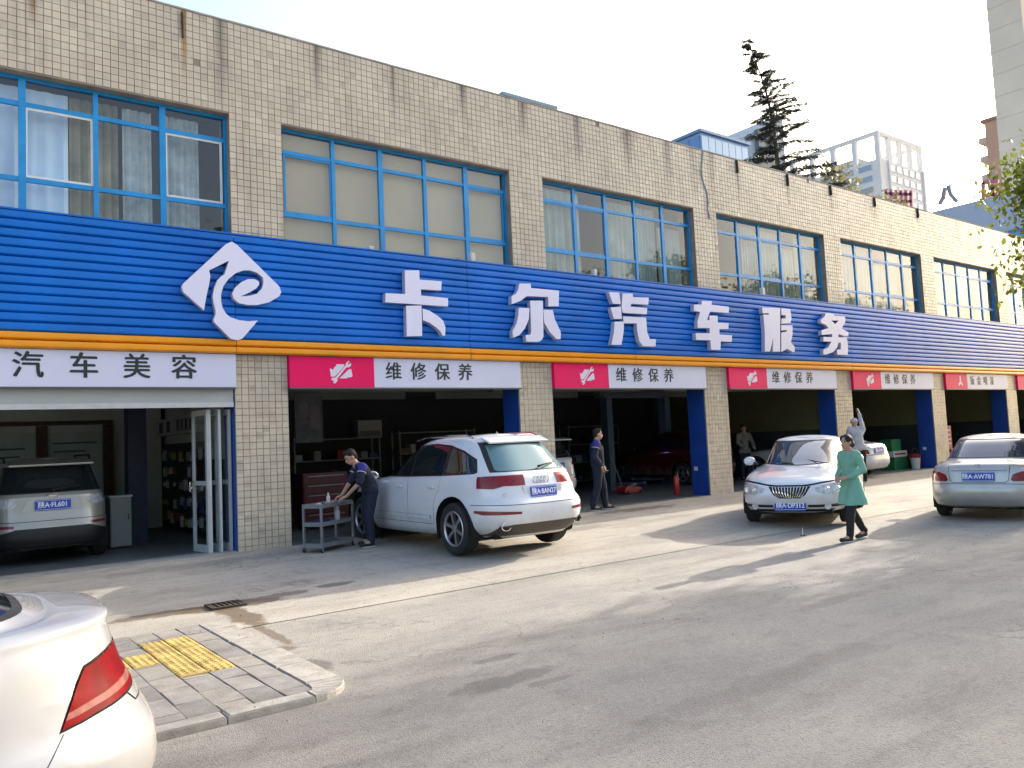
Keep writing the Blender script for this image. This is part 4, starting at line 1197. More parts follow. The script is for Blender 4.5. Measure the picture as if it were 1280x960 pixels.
    for x in (xr, xf):
        for sg in (1, -1):
            well(root, x, r_+.01, .465, sg*.965, sg*.58).build('wheel_arch', M_WELL, root, smooth=True)
            wheel(root, x, sg*.845, r_, .255, style=6, rim_r=.26)
    mb = MB(); mb.box(-2.2, 2.2, -.7, .7, .25, .36); mb.build('underbody', M_WELL, root)
    px_ = min(p.x for p in hp)-.015
    plate(root, '陕A·8AN27', (px_, 0, .895), R(-90), R(-7), 1.05)
    mb = MB(); mb.prism([(-.32, .80), (.32, .80), (.36, .985), (-.36, .985)], px_+.05, px_+.011, 'yz'); mb.build('plate_recess', WH, root)
    mb = MB()
    for i in range(4):
        mb.tube([(hb.x-.012, (i-1.5)*.062+.05*math.cos(t), 1.065+.05*math.sin(t)) for t in np.linspace(0, 2*PI, 19)], .0075, 6, caps=False)
    mb.build('emblem', M_CHROME, root, smooth=True)
    text_on('Q7', .07, M_CHROME, root, (hq.x-.008, .62, .875), (R(90), 0, R(-90)), ext=.003, off=.003, name='badge')
    o = quad_tube([hw[0]+Vector((-.03, 0, 0)), hw[0]+Vector((-.045, -.06, .02)), hw[1]+Vector((-.02, 0, 0))], [.022, .014, .007], 'rear_wiper', M_DARKP, root)
    mb = MB(); mb.obox(Vector((-1.84, 0, 1.656)), [Vector((.93, 0, .34)).normalized(), Vector((0, 1, 0)), Vector((-.34, 0, .93)).normalized()], (.115, .56, .016)); mb.build('roof_spoiler', WH, root, bevel=.012)
    for k, p in enumerate(hd):
        mb = MB(); mb.lathe([(.075, .05), (.085, -.03), (.07, -.035), (.06, .04)], 20, (p.x-.0, p.y, .44), axis='x', close=True)
        ob = mb.build('exhaust_tip', M_CHROME, root, smooth=True); ob.scale = (1, 1, .7); ob.location = (0, 0, .44*.3)
    for sg in (1, -1):
        quad_tube([(-1.62, sg*.62, 1.70), (-1.45, sg*.62, 1.745), (-.3, sg*.635, 1.752), (.05, sg*.62, 1.70)], .018, 'roof_rail', M_CHROME, root)
        mirror(root, .86, sg*.93, 1.15, WH)
    for (x, pr), p in hnd.items():
        mb = MB(); sg = 1 if pr == 'L' else -1
        mb.tube([p+Vector((-.10, sg*.002, 0)), p+Vector((-.08, sg*.035, 0)), p+Vector((.08, sg*.035, 0)), p+Vector((.10, sg*.002, 0))], .014, 6)
        mb.build('door_handle', WH, root, smooth=True)
    mb = MB(); mb.lathe([(.03, 1.735), (.022, 1.765), (.0001, 1.80)], 10, (-1.35, 0, 0)); mb.build('antenna', M_DARKP, root)
    return root
SUV = make_big_suv()

# ---------------------------------------------------------------- saloon cars
def make_sedan(label, loc, rz, pm, ptxt, sc=1.0, front=True, rear=True, rings=None, hood_gap=.008, rearw=None, group=None, name='saloon_car', lampdark=False, plab=None):
    root = thing(name, label, 'car', loc, rz, group); root.scale = (sc, sc, sc)
    rings = rings or [
        (-2.02, 2.02, .68, .22, 5, 4),
        (-2.17, 2.14, .82, .26, 5.5, 4.6, 's'),
        (-2.25, 2.22, .87, .38, 5.2, 4.6),
        (-2.265, 2.25, .885, .52, 5.0, 4.4),
        (-2.225, 2.23, .885, (.66, .64, .60), 5, 4.3),
        (-2.20, 2.17, .876, (.80, .78, .685), 4.8, 4.0),
        (-2.16, 2.08, .855, (.905, .87, .745), 4.6, 3.6),
        (-2.09, 1.92, .80, (.965, .915, .80), 4.0, 3.0),
        (-1.90, 1.20, .75, (.99, .955, .90), 3.8, 2.8),
        (-1.72, 1.02, .72, (1.01, .985, .95), 3.6, 2.6),
        (-1.47, .70, .665, (1.15, 1.14, 1.10), 3.6, 2.7),
        (-1.20, .32, .595, (1.30, 1.31, 1.27), 3.4, 2.8),
        (-1.00, .10, .53, (1.375, 1.39, 1.36), 3.2, 2.8),
        (-.80, -.12, .36, (1.415, 1.43, 1.405), 3., 2.6),
    ]
    c = Car(rings, 4)
    r_ = .305; xr, xf = -1.33, 1.30
    c.arch(xr, r_+.005, .365); c.arch(xf, r_+.005, .365)
    c.cut2('side_window', [(.70, .985), (.36, 1.20), (.06, 1.325), (-.24, 1.34), (-.27, .985)], M_CGLASS, off=-.005)
    c.cut2('side_window', [(-.33, .985), (-.30, 1.34), (-.78, 1.315), (-1.02, 1.22), (-1.18, 1.02), (-1.17, .995)], M_CGLASS, off=-.005)
    c.cut2('window_trim', [(.80, .96), (.38, 1.225), (.06, 1.352), (-.30, 1.365), (-.80, 1.34), (-1.06, 1.24), (-1.25, .995), (-1.2, .965)], M_DARKP, off=-.002)
    c.cut('windscreen', [(-.66, .99), (0, .955), (.66, .99), (.535, 1.325), (.50, 1.345), (-.50, 1.345), (-.535, 1.325)], 'F', mat('sky_tinted_windscreen', (.03, .06, .11), .03, spec=.8, coat=1.), off=-.004, lo=-.2)  # windscreen's blue base colour imitates reflected sky
    c.cut('windscreen_seal', [(-.69, .97), (0, .935), (.69, .97), (.56, 1.34), (.51, 1.362), (-.51, 1.362), (-.56, 1.34)], 'F', M_DARKP, off=-.002, lo=-.2)
    c.cut('rear_window', [(-.60, 1.06), (.60, 1.06), (.50, 1.335), (.47, 1.35), (-.47, 1.35), (-.50, 1.335)], 'B', rearw or M_CGLASS, off=-.004, hi=-.7)
    c.cut('rear_window_seal', [(-.63, 1.04), (.63, 1.04), (.525, 1.35), (.48, 1.365), (-.48, 1.365), (-.525, 1.35)], 'B', M_DARKP, off=-.002, hi=-.7)
    if front:
        c.cut('grille', [(-.33, .665), (-.16, .648), (.16, .648), (.33, .665), (.25, .53), (.16, .47), (-.16, .47), (-.25, .53)], 'F', M_DARKP, off=-.012, lo=1.2)
        c.cutBF('headlamp', [(.865, .63), (.82, .695), (.70, .705), (.52, .675), (.385, .635), (.40, .575), (.55, .525), (.75, .525), (.865, .57)], 'F', M_LAMPW, off=.003, lo=1.2)
        c.cutBF('bumper_slot', [(.80, .325), (.27, .325), (.27, .365), (.78, .375)], 'F', M_DARKP, off=-.012, lo=1.2)
        c.cut('bumper_intake', [(-.60, .255), (.60, .255), (.66, .295), (-.66, .295)], 'F', M_DARKP, off=-.015, lo=1.2)
        c.strip([(-.88, .715), (-.72, .735), (-.50, .712), (-.35, .685), (-.2, .668), (.2, .668), (.35, .685), (.50, .712), (.72, .735), (.88, .715)], 'F', .012+hood_gap)
    if rear:
        c.cutBF('tail_lamp', [(.88, .675), (.88, .80), (.80, .835), (.62, .835), (.50, .79), (.465, .70), (.50, .675)], 'B', M_LAMPR, off=.004, hi=-1.4, nmin=.04)
        c.cutBF('tail_lamp_clear', [(.88, .80), (.80, .835), (.62, .835), (.50, .79), (.49, .765), (.88, .765)], 'B', M_LAMPW, off=.004, hi=-1.4, nmin=.04)
        c.strip([(-.46, .935), (-.44, .70), (-.40, .655), (.40, .655), (.44, .70), (.46, .935)], 'B', .009)
        c.strip([(-.90, .615), (-.45, .635), (.45, .635), (.90, .615)], 'B', .010)
    c.strip([(.66, .97), (.74, .7), (.72, .34)], 'L', both=True); c.strip([(-.30, .975), (-.30, .33)], 'L', both=True)
    c.strip([(-1.19, .98), (-1.10, .74), (-.93, .55), (-.90, .33)], 'L', both=True); c.strip([(.72, .32), (-.90, .32)], 'L', both=True)
    hg = c.hit('F', 0, .56)[0]; hpf = min(c.hit('F', y, .34)[0].x for y in (-.2, .2)); hpf = max(hpf, c.hit('F', 0, .34)[0].x)
    gb = [(y, [c.hit('F', y, z)[0] for z in (.655, .57, .48)]) for y in np.linspace(-.27, .27, 12)]
    fog = [c.hit('F', y, .345)[0] for y in (-.56, .56)]
    c_lamp = {(y, sg): c.hit('F', y*sg, .605)[0] for y in (.55, .70) for sg in (1, -1)}
    hr = min(c.hit('B', y, .745)[0].x for y in (-.2, 0, .2)); hh = [c.hit('B', y, .865)[0] for y in np.linspace(-.42, .42, 9)]
    hb = c.hit('B', 0, .93)[0]
    hnd = {(x, pr): c.hit(pr, x, .86)[0] for x in (-.98, -.08) for pr in 'LR'}
    c.finish(root, pm)
    for x in (xr, xf):
        for sg in (1, -1):
            well(root, x, r_+.005, .365, sg*.85, sg*.5).build('wheel_arch', M_WELL, root, smooth=True)
            wheel(root, x, sg*.752, r_, .195, style=8, rim_r=.20)
    mb = MB(); mb.box(-2.0, 2.0, -.6, .6, .20, .27); mb.build('underbody', M_WELL, root)
    for sg in (1, -1): mirror(root, .52, sg*.80, 1.02, pm)
    for (x, pr), p in hnd.items():
        sg = 1 if pr == 'L' else -1
        mb = MB(); mb.tube([p+Vector((-.09, sg*.002, 0)), p+Vector((-.07, sg*.03, 0)), p+Vector((.07, sg*.03, 0)), p+Vector((.09, sg*.002, 0))], .013, 6)
        mb.build('door_handle', pm, root, smooth=True)
    if front:
        for y, ps in gb:
            k = 1-abs(y)/.42
            quad_tube([ps[0]+Vector((.004, 0, -.002)), ps[1]+Vector((.014, -y*.12, 0)), ps[2]+Vector((.008, -y*.35, .02*(1-k)))], .007, 'grille_bar', M_CHROME, root, 5)
        for y, z in ((.55, .61), (.70, .62)):
            for sg in (1, -1):
                p = c_lamp[(y, sg)]
                mb = MB(); mb.lathe([(.052, .0), (.05, .012), (.030, .006), (.0001, .018)], 16, (p.x-.012, p.y, p.z), axis='x'); mb.build('headlamp_reflector', M_CHROME, root, smooth=True)
        for p in fog:
            mb = MB(); mb.lathe([(.055, -.01), (.055, .012), (.045, .02), (.0001, .012)], 16, (p.x, p.y, .338), axis='x'); mb.build('fog_lamp', M_LAMPW, root, smooth=True)
        if ptxt: plate(root, ptxt, (hpf+.014, 0, .355), R(90), 0, 1.08, plab)
        for sg in (1, -1):
            quad_tube([(.98, sg*.28+.2, .965), (.78, sg*.28-.25, 1.045)], .008, 'wiper', M_DARKP, root)
    if rear:
        quad_tube([p+Vector((-.012, 0, 0)) for p in hh], .014, 'boot_garnish', M_CHROME, root)
        if ptxt: plate(root, ptxt, (hr-.014, 0, .755), R(-90), R(-4), 1.08, plab)
        mb = MB(); mb.tube([(hb.x-.012, .055*math.cos(t), .925+.035*math.sin(t)) for t in np.linspace(0, 2*PI, 17)], .006, 6, caps=False); mb.tube([(hb.x-.012, .03, .895), (hb.x-.014, -.03, .955)], .006, 6); mb.build('emblem', M_CHROME, root, smooth=True)
    return root
P_WHITE = MATS['white_car_paint']
P_SILV = paint('silver_car_paint', (.46, .45, .42), metal=.35, rough=.3)
make_sedan('white saloon with bonnet ajar facing the camera beside the woman in green', (13.95, -4.05, gz(-4.2)+.004), R(206), P_WHITE, '陕A·DP312', 1.05, hood_gap=.014, plab='violet blue licence plate in the front bumper')
make_sedan('silver saloon cut by the right edge of the photo, seen from behind', (16.55, -6.55, -.118), R(12), P_SILV, '陕A·AW781', rearw=mat('violet_rear_glass', (.035, .04, .075), .05, coat=1., spec=.8))
make_sedan('white saloon half inside the bay with the green cabinet, tail to the street', (22.92, 1.7, .014), R(90), P_WHITE, '陕A·79K5', 1.04, front=False)

# ---------------------------------------------------------------- saloon in the foreground, only its tail corner in view
def make_near_car():
    root = thing('parked_white_car', 'white saloon cropped at bottom left in the foreground, with one red tail lamp', 'car', (-1.63, -8.96, -.121), R(180))
    rings = [
        (-2.20, 2.2, .72, .22, 5, 4), (-2.36, 2.36, .86, .27, 5, 4, 's'), (-2.50, 2.42, .90, .42, 4.2, 3.4), (-2.505, 2.43, .912, .58, 3.9, 3.2),
        (-2.455, 2.42, .914, (.70, .68, .64), 3.4, 3.1), (-2.385, 2.36, .912, (.84, .82, .74), 3.3, 3.0), (-2.35, 2.25, .895, (.95, .93, .80), 3.3, 3.0),
        (-2.33, 2.10, .872, (1.03, .985, .85), 3.3, 3.0), (-2.335, 2.06, .855, (1.07, 1.01, .87), 3.3, 3.), (-2.27, 1.9, .82, (1.088, 1.03, .90), 3.3, 3.0), (-2.14, 1.15, .77, (1.096, 1.05, .98), 3.5, 2.8), (-2.04, 1.0, .745, (1.105, 1.07, 1.02), 3.5, 2.6),
        (-1.74, .68, .69, (1.23, 1.21, 1.18), 3.4, 2.7), (-1.25, .28, .62, (1.36, 1.36, 1.34), 3.2, 2.8), (-1.0, .05, .54, (1.43, 1.44, 1.42), 3.1, 2.7), (-.7, -.1, .36, (1.465, 1.48, 1.465), 3., 2.6)]
    c = Car(rings, 6)
    r_ = .325; xr, xf = -1.0, 1.60
    c.arch(xr, r_+.005, .385); c.arch(xf, r_+.005, .385)
    L1 = [(-2.085, .715), (-2.15, .855), (-2.18, .905), (-2.30, .935), (-2.60, .945), (-2.60, .78), (-2.32, .745)]
    for sd in ('L', 'R'):
        c.cut('reversing_lens', [(-2.10, .742), (-2.110, .766), (-2.34, .803), (-2.60, .83), (-2.60, .80), (-2.34, .772)], sd, mat('pale_reversing_lens', (.33, .13, .11), .4, coat=.0, var=.3, scale=20, spec=.1), off=.002, nmin=.03)
        c.cut('tail_lamp', L1, sd, mat('wine_red_lens', (.20, .001, .004), .42, coat=.0, var=.45, scale=7, spec=.08), off=.002, nmin=.03)
        c.cut('lamp_seal', [(-2.073, .705), (-2.142, .86), (-2.175, .915), (-2.30, .945), (-2.60, .955), (-2.60, .77), (-2.32, .735)], sd, M_SEAM, off=-.003, nmin=.03)
    c.strip([(-2.20, .965), (-2.05, 1.035), (-1.80, 1.05)], 'L', .006, both=True) if False else None
    c.strip([(-2.09, .70), (-1.99, .56)], 'L', .004, both=True)
    c.strip([(-2.34, .765), (-2.40, .70), (-2.5, .70)], 'L', .006, both=True)
    # boot lid shut line on the deck
    for sg in (1, -1):
        c.strip([(-2.29, sg*.805), (-2.0, sg*.775), (-1.95, sg*.765)], 'T', .006, lo=.98)
    c.cut('rear_window', [(-.66, 1.135), (.66, 1.135), (.53, 1.40), (.49, 1.42), (-.49, 1.42), (-.53, 1.40)], 'B', M_CGLASS, off=-.004, hi=-.6)
    c.cut('rear_window_seal', [(-.69, 1.118), (.69, 1.118), (.555, 1.415), (.50, 1.435), (-.50, 1.435), (-.555, 1.415)], 'B', M_DARKP, off=-.002, hi=-.6)
    c.cut2('side_window', [(.72, 1.06), (.36, 1.26), (.04, 1.385), (-.30, 1.395), (-.33, 1.07)], M_CGLASS, off=-.005)
    c.cut2('side_window', [(-.39, 1.07), (-.36, 1.395), (-.85, 1.37), (-1.12, 1.27), (-1.42, 1.12), (-1.40, 1.09)], M_CGLASS, off=-.005)
    c.cut('windscreen', [(-.66, 1.05), (.66, 1.05), (.53, 1.40), (-.53, 1.40)], 'F', M_CGLASS, off=-.004, lo=-.2)
    hp = c.hit('B', 0, .86)[0]
    body = c.finish(root, paint('light_offset_white_paint', (.475, .485, .505)))  # same white as the SUV, darkened to offset the stronger sky light here
    for x in (xr, xf):
        for sg in (1, -1):
            well(root, x, r_+.005, .385, sg*.89, sg*.5).build('wheel_arch', M_WELL, root, smooth=True)
            wheel(root, x, sg*.79, r_, .21, style=5, rim_r=.22)
    mb = MB(); mb.box(-2.2, 2.2, -.6, .6, .20, .27); mb.build('underbody', M_WELL, root)
    for sg in (1, -1): mirror(root, .55, sg*.85, 1.10, P_WHITE)
    return root
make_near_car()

# ---------------------------------------------------------------- upright estate / SUV for the bays
def make_estate(name, label, loc, rz, pm, ptxt, logo, lamp='clear', cladding=None, spoiler=True):
    root = thing(name, label, 'car', loc, rz)
    rings = [
        (-2.02, 2.0, .66, .26, 5, 4), (-2.16, 2.12, .80, .30, 5, 4, 's'), (-2.22, 2.20, .855, .42, 5, 3.6), (-2.225, 2.225, .868, (.58, .56, .54), 5, 3.4), (-2.19, 2.22, .868, (.68, .66, .62), 5, 3.2),
        (-2.155, 2.16, .866, (.82, .82, .74), 5, 3.2), (-2.14, 2.05, .856, (.95, .93, .82), 5, 3.0), (-2.13, 1.85, .835, (1.04, 1.0, .90), 5, 3.0),
        (-2.11, 1.10, .805, (1.08, 1.04, 1.0), 5, 2.8), (-2.04, .92, .765, (1.18, 1.14, 1.08), 5, 2.7), (-1.95, .55, .70, (1.36, 1.35, 1.32), 4.6, 2.8), (-1.86, .2, .64, (1.53, 1.54, 1.51), 4.4, 2.8), (-1.80, .0, .59, (1.60, 1.61, 1.59), 4.2, 2.8), (-1.62, -.15, .38, (1.635, 1.65, 1.635), 3.4, 2.6)]
    c = Car(rings, 4)
    r_ = .34; xr, xf = -1.30, 1.26
    c.arch(xr, r_+.005, .41); c.arch(xf, r_+.005, .41)
    c.cut2('side_window', [(.66, 1.08), (.30, 1.34), (.0, 1.52), (-.25, 1.54), (-.28, 1.08)], M_CGLASS, off=-.005)
    c.cut2('side_window', [(-.34, 1.08), (-.31, 1.54), (-1.02, 1.53), (-1.08, 1.10)], M_CGLASS, off=-.005)
    c.cut2('side_window', [(-1.14, 1.10), (-1.10, 1.53), (-1.58, 1.49), (-1.78, 1.16), (-1.74, 1.12)], M_CGLASS, off=-.005)
    c.cut('rear_window', [(-.70, 1.13), (.70, 1.13), (.635, 1.47), (.60, 1.51), (-.60, 1.51), (-.635, 1.47)], 'B', M_CGLASS, off=-.004, hi=-1.4)
    c.cut('rear_window_seal', [(-.73, 1.11), (.73, 1.11), (.66, 1.50), (.61, 1.53), (-.61, 1.53), (-.66, 1.50)], 'B', M_DARKP, off=-.002, hi=-1.4)
    c.cut('windscreen', [(-.66, 1.07), (.66, 1.07), (.55, 1.52), (-.55, 1.52)], 'F', M_CGLASS, off=-.004, lo=-.2)
    c.cutBF('tail_lamp', [(.875, .90), (.85, 1.06), (.74, 1.06), (.50, 1.03), (.47, .96), (.52, .90)] if lamp == 'clear' else [(.88, .92), (.85, 1.05), (.52, 1.03), (.50, .93)], 'B', M_LAMPW if lamp == 'clear' else M_LAMPR, off=.004, hi=-1.6, nmin=.05)
    c.cutBF('bumper_reflector', [(.84, .60), (.84, .64), (.52, .64), (.52, .60)], 'B', mat('reflector_red', (.17, .004, .012), .3, coat=1.), off=.003, hi=-1.6)
    if cladding: c.cut('bumper_cladding', [(-.90, .28), (.90, .28), (.90, .46), (.50, .585), (-.50, .585), (-.90, .46)], 'B', cladding, off=.002, hi=-1.6, nmin=.02)
    c.strip([(-.80, 1.1), (-.82, .9), (-.78, .69), (.78, .69), (.82, .9), (.80, 1.1)], 'B', .009)
    c.strip([(.64, 1.05), (.70, .7), (.66, .40)], 'L', both=True); c.strip([(-.31, 1.05), (-.31, .38)], 'L', both=True); c.strip([(-1.11, 1.05), (-1.05, .8), (-.92, .6), (-.9, .38)], 'L', both=True)
    hr = min(c.hit('B', y, .93)[0].x for y in (-.2, 0, .2)); hb = c.hit('B', 0, 1.065)[0]
    c.finish(root, pm)
    for x in (xr, xf):
        for sg in (1, -1):
            well(root, x, r_+.005, .41, sg*.845, sg*.5).build('wheel_arch', M_WELL, root, smooth=True)
            wheel(root, x, sg*.75, r_, .215, style=5, rim_r=.22)
    mb = MB(); mb.box(-2.0, 2.0, -.6, .6, .24, .31); mb.build('underbody', M_WELL, root)
    mb = MB(); mb.prism([(-.42, .84), (.42, .84), (.34, 1.015), (-.34, 1.015)], hr+.03, hr-.006, 'yz'); mb.build('plate_recess', pm if not cladding else mat('plate_surround', (.5, .5, .48), .4), root)
    plate(root, ptxt, (hr-.014, 0, .925), R(-90), R(-2), 1.08)
    if logo == 'oval':
        mb = MB(); mb.tube([(hb.x-.012, .075*math.cos(t), 1.065+.04*math.sin(t)) for t in np.linspace(0, 2*PI, 17)], .008, 6, caps=False); mb.box(hb.x-.014, hb.x-.004, -.05, .05, 1.055, 1.075); mb.build('emblem', M_CHROME, root, smooth=True)
        for sg in (1, -1): quad_tube([(-1.6, sg*.60, 1.60), (-1.5, sg*.60, 1.675), (-.1, sg*.60, 1.68), (.0, sg*.60, 1.60)], .016, 'roof_rail', M_DARKP, root)
    else:
        mb = MB(); mb.lathe([(.05, .0), (.05, .012), (.0001, .014)], 16, (hb.x-.016, 0, 1.06), axis='x'); mb.build('emblem', M_INK, root)
    mb = MB(); mb.obox(Vector((-1.96, 0, 1.565)), [Vector((.98, 0, .18)).normalized(), Vector((0, 1, 0)), Vector((-.18, 0, .98)).normalized()], (.13, .58, .016)); mb.build('roof_spoiler', pm, root, bevel=.01)
    for sg in (1, -1): mirror(root, .50, sg*.83, 1.12, pm)
    quad_tube([(hb.x+.02, 0, 1.145), (hb.x+.01, -.05, 1.16), (hb.x+.05, -.40, 1.20)], [.018, .012, .006], 'rear_wiper', M_DARKP, root)
    return root
make_estate('beige_estate', 'beige estate with roof rails parked inside the leftmost bay', (1.72, 3.22, .014), R(90), paint('beige_car_paint', (.40, .38, .33), metal=.3, rough=.32), '陕A·FL601', 'oval', 'clear', M_DARKP)
make_estate('white_hatchback', 'white hatchback deep in the bay behind the standing mechanic', (12.32, 3.75, .014), R(90), P_WHITE, '陕A·6Q18', 'disc', 'red')
# ================================================================ trees and things behind the building
def leaf_mat(name, c1, c2, trans=.4):
    m = bpy.data.materials.new(name); m.use_nodes = True
    N = m.node_tree.nodes; L = m.node_tree.links; b = N['Principled BSDF']
    geo = N.new('ShaderNodeNewGeometry')
    wn_ = N.new('ShaderNodeTexNoise'); wn_.inputs['Scale'].default_value = 1.6
    L.new(geo.outputs['Position'], wn_.inputs['Vector'])
    mx = N.new('ShaderNodeMix'); mx.data_type = 'RGBA'
    mr = N.new('ShaderNodeMath'); mr.operation = 'ADD'; L.new(geo.outputs['Random Per Island'], mr.inputs[0])
    m2 = N.new('ShaderNodeMath'); m2.operation = 'MULTIPLY_ADD'; m2.inputs[1].default_value = 1.4; m2.inputs[2].default_value = -.7
    L.new(wn_.outputs['Fac'], m2.inputs[0]); L.new(m2.outputs[0], mr.inputs[1]); mr.use_clamp = True
    L.new(mr.outputs[0], mx.inputs[0])
    mx.inputs[6].default_value = (*c1, 1); mx.inputs[7].default_value = (*c2, 1)
    L.new(mx.outputs[2], b.inputs['Base Color']); b.inputs['Roughness'].default_value = .5
    tr = N.new('ShaderNodeBsdfTranslucent'); L.new(mx.outputs[2], tr.inputs[0])
    ms = N.new('ShaderNodeMixShader'); ms.inputs[0].default_value = trans
    out = N['Material Output']
    L.new(b.outputs[0], ms.inputs[1]); L.new(tr.outputs[0], ms.inputs[2]); L.new(ms.outputs[0], out.inputs[0])
    return m
M_LEAF = leaf_mat('spring_leaf', (.10, .13, .012), (.24, .26, .03), .5)
M_LEAFD = leaf_mat('green_leaf', (.04, .07, .015), (.10, .13, .03), .3)
M_NEED = leaf_mat('cedar_needle', (.030, .042, .036), (.065, .075, .06), .1)
M_BARK = mat('bark', (.10, .08, .06), .9, var=.4, scale=12, bump=.6, bscale=25)

def leaf_cloud(centres, rads, n_each, size, seed, droop=0.):
    g = np.random.default_rng(seed); V = []; F = []
    for c, r_ in zip(centres, rads):
        n = int(n_each*r_**1.5)
        p = g.normal(0, .48, (n, 3))*np.array([r_, r_, r_*.75])+np.array(c)
        for q in p:
            s_ = size*g.uniform(.6, 1.25)
            a = g.normal(0, 1, 3); a[2] -= droop; a /= np.linalg.norm(a)+1e-9
            b_ = np.cross(a, g.normal(0, 1, 3)); b_ /= np.linalg.norm(b_)+1e-9
            o = len(V)
            V += [tuple(q-a*s_*.5), tuple(q+b_*s_*.33), tuple(q+a*s_*.6), tuple(q-b_*s_*.33)]
            F.append((o, o+1, o+2, o+3))
    me = bpy.data.meshes.new('crown'); me.from_pydata(V, [], F); me.update(); return me
def broadleaf(name, label, loc, h, cr, seed, leafm, n_each=95, size=.11, nc=34, clear=.42, group=None, cat='tree'):
    t_ = thing(name, label, cat, loc, 0, group)
    g = random.Random(seed); mb = MB()
    tw = .045*h/4+.03
    pts = [(0, 0, -.1), (g.uniform(-.05, .05), g.uniform(-.05, .05), h*.25), (g.uniform(-.12, .12), g.uniform(-.12, .12), h*.5), (g.uniform(-.2, .2), g.uniform(-.2, .2), h*.8)]
    mb.tube(pts, [tw*1.3, tw, tw*.75, tw*.25], 9)
    cs = []; rs = []
    zc = h*(clear+1)/2; rz_ = h*(1-clear)/2
    for i in range(nc):
        a = g.uniform(0, 2*PI); u = g.uniform(-1, 1); rr = g.uniform(.35, 1)**.6
        c = Vector((cr*rr*math.sqrt(1-u*u)*math.cos(a), cr*rr*math.sqrt(1-u*u)*math.sin(a), zc+rz_*rr*u))
        cs.append(c); rs.append(g.uniform(.45, .85)*cr*.42)
        if i % 2 == 0:
            b0 = Vector(pts[1]).lerp(Vector(pts[3]), g.uniform(.35, .95))
            md = b0.lerp(c, .5)+Vector((0, 0, .12*cr))
            mb.tube([b0, md, c], [tw*.38, tw*.24, tw*.07], 5)
    mb.build('trunk', M_BARK, t_, smooth=True)
    me = leaf_cloud(cs, rs, n_each, size, seed); me.materials.append(leafm)
    link(bpy.data.objects.new('crown', me), t_)
    return t_
# street trees beyond the right edge; the nearest one's leaves reach into the picture and they dapple the road
T0 = broadleaf('street_tree', 'young street tree at the right edge with yellow green spring leaves', (17.75, -8.9, -.13), 7.7, 2.3, 5, M_LEAF, 480, .12, 66, .42, 'street trees along the kerb')
for i, (x, y, sc, rz_) in enumerate(((21.4, -9.5, 1.0, 1.2), (24.4, -8.7, 1.12, 2.9), (27.6, -9.9, .95, 4.2), (31.5, -8.8, 1.1, .6), (35.2, -9.8, 1.15, 5.1), (40.5, -9.0, 1.05, 2.0))):
    c_ = copy_tree(T0); c_.location = (x, y, -.13); c_.rotation_euler = (0, 0, rz_); c_.scale = (sc*1.12, sc*1.12, sc)
    c_['label'] = 'street tree further along the kerb, outside the right edge of the photo'
# trees across the street (mirrored in the upper windows)
B0 = broadleaf('roadside_tree', 'broad green tree across the street behind the viewer', (-9, -30, -.25), 11, 4.2, 21, M_LEAFD, 26, .34, 30, .3, 'trees across the street')
for i, (x, y, sc) in enumerate(((-1, -31, 1.1), (7, -29, .9), (15, -31, 1.15), (25, -30, 1.0), (36, -31, 1.2), (48, -30, 1.0), (-18, -30, 1.1))):
    c_ = copy_tree(B0); c_.location = (x, y, -.25); c_.rotation_euler = (0, 0, i*1.3); c_.scale = (sc, sc, sc)

# cedar behind the building
def cedar(base, top, tip):
    t_ = thing('cedar_tree', 'dark ragged cedar with drooping branches standing behind the parapet', 'tree', base)
    b0 = Vector((0, 0, -.2)); B = Vector(top)-Vector(base); T = Vector(tip)-Vector(base)
    mb = MB()
    pts = [b0, B*.35, B*.7, B*.88, B*.95+(T-B)*.3, T]
    mb.tube(pts, [.32, .24, .14, .08, .045, .012], 8)
    g = random.Random(3); V = []; F = []; gr_ = np.random.default_rng(9)
    H = T.z
    z = H*.46
    axis = lambda z_: (B*(z_/B.z) if z_ < B.z*.9 else (B*.9).lerp(T, (z_-B.z*.9)/(T.z-B.z*.9)))
    right = Vector((.8, -.6, 0))
    while z < H*.99:
        f = (H-z)/(H*.5)
        for k in range(g.choice((3, 4, 5))):
            a = g.uniform(0, 2*PI); d = Vector((math.cos(a), math.sin(a), 0))
            ln = (.28+2.8*f**.85)*g.uniform(.45, 1.05)*(1.18 if d.dot(right) > .3 else .88)
            p0 = axis(z); up = g.uniform(.05, .35)
            p1 = p0+d*ln*.5+Vector((0, 0, ln*.5*up)); p2 = p0+d*ln+Vector((0, 0, ln*(up-.12)))
            mb.tube([p0, p1, p2], [.035*(.4+f), .022*(.4+f), .006], 5)
            n = int(60+ln*170)
            for q in range(n):
                t = g.uniform(.08, 1.04)
                c = p0.lerp(p1, t*2) if t < .5 else p1.lerp(p2, t*2-1)
                s_ = g.uniform(.10, .26)*(.65+.5*f)
                c = c+Vector((g.gauss(0, .06), g.gauss(0, .06), g.gauss(-.02, .05)))*(.5+f)
                side = Vector((-d.y, d.x, 0))*g.uniform(-1, 1)+d*g.uniform(.2, 1)+Vector((0, 0, g.uniform(-.75, .15)))
                side.normalize(); wv = side.cross(Vector((g.gauss(0, 1), g.gauss(0, 1), g.gauss(0, 1)))).normalized()*s_*.10
                o = len(V); e = c+side*s_
                V += [tuple(c-wv), tuple(c+wv), tuple(e+wv*.3), tuple(e-wv*.3)]; F.append((o, o+1, o+2, o+3))
        z += H*g.uniform(.006, .017)
    mb.build('trunk', M_BARK, t_, smooth=True)
    me = bpy.data.meshes.new('crown'); me.from_pydata(V, [], F); me.materials.append(M_NEED); link(bpy.data.objects.new('crown', me), t_)
cedar((36.9, 10.9, -.2), (36.0, 11.05, 20.0), (34.9, 11.5, 22.2))
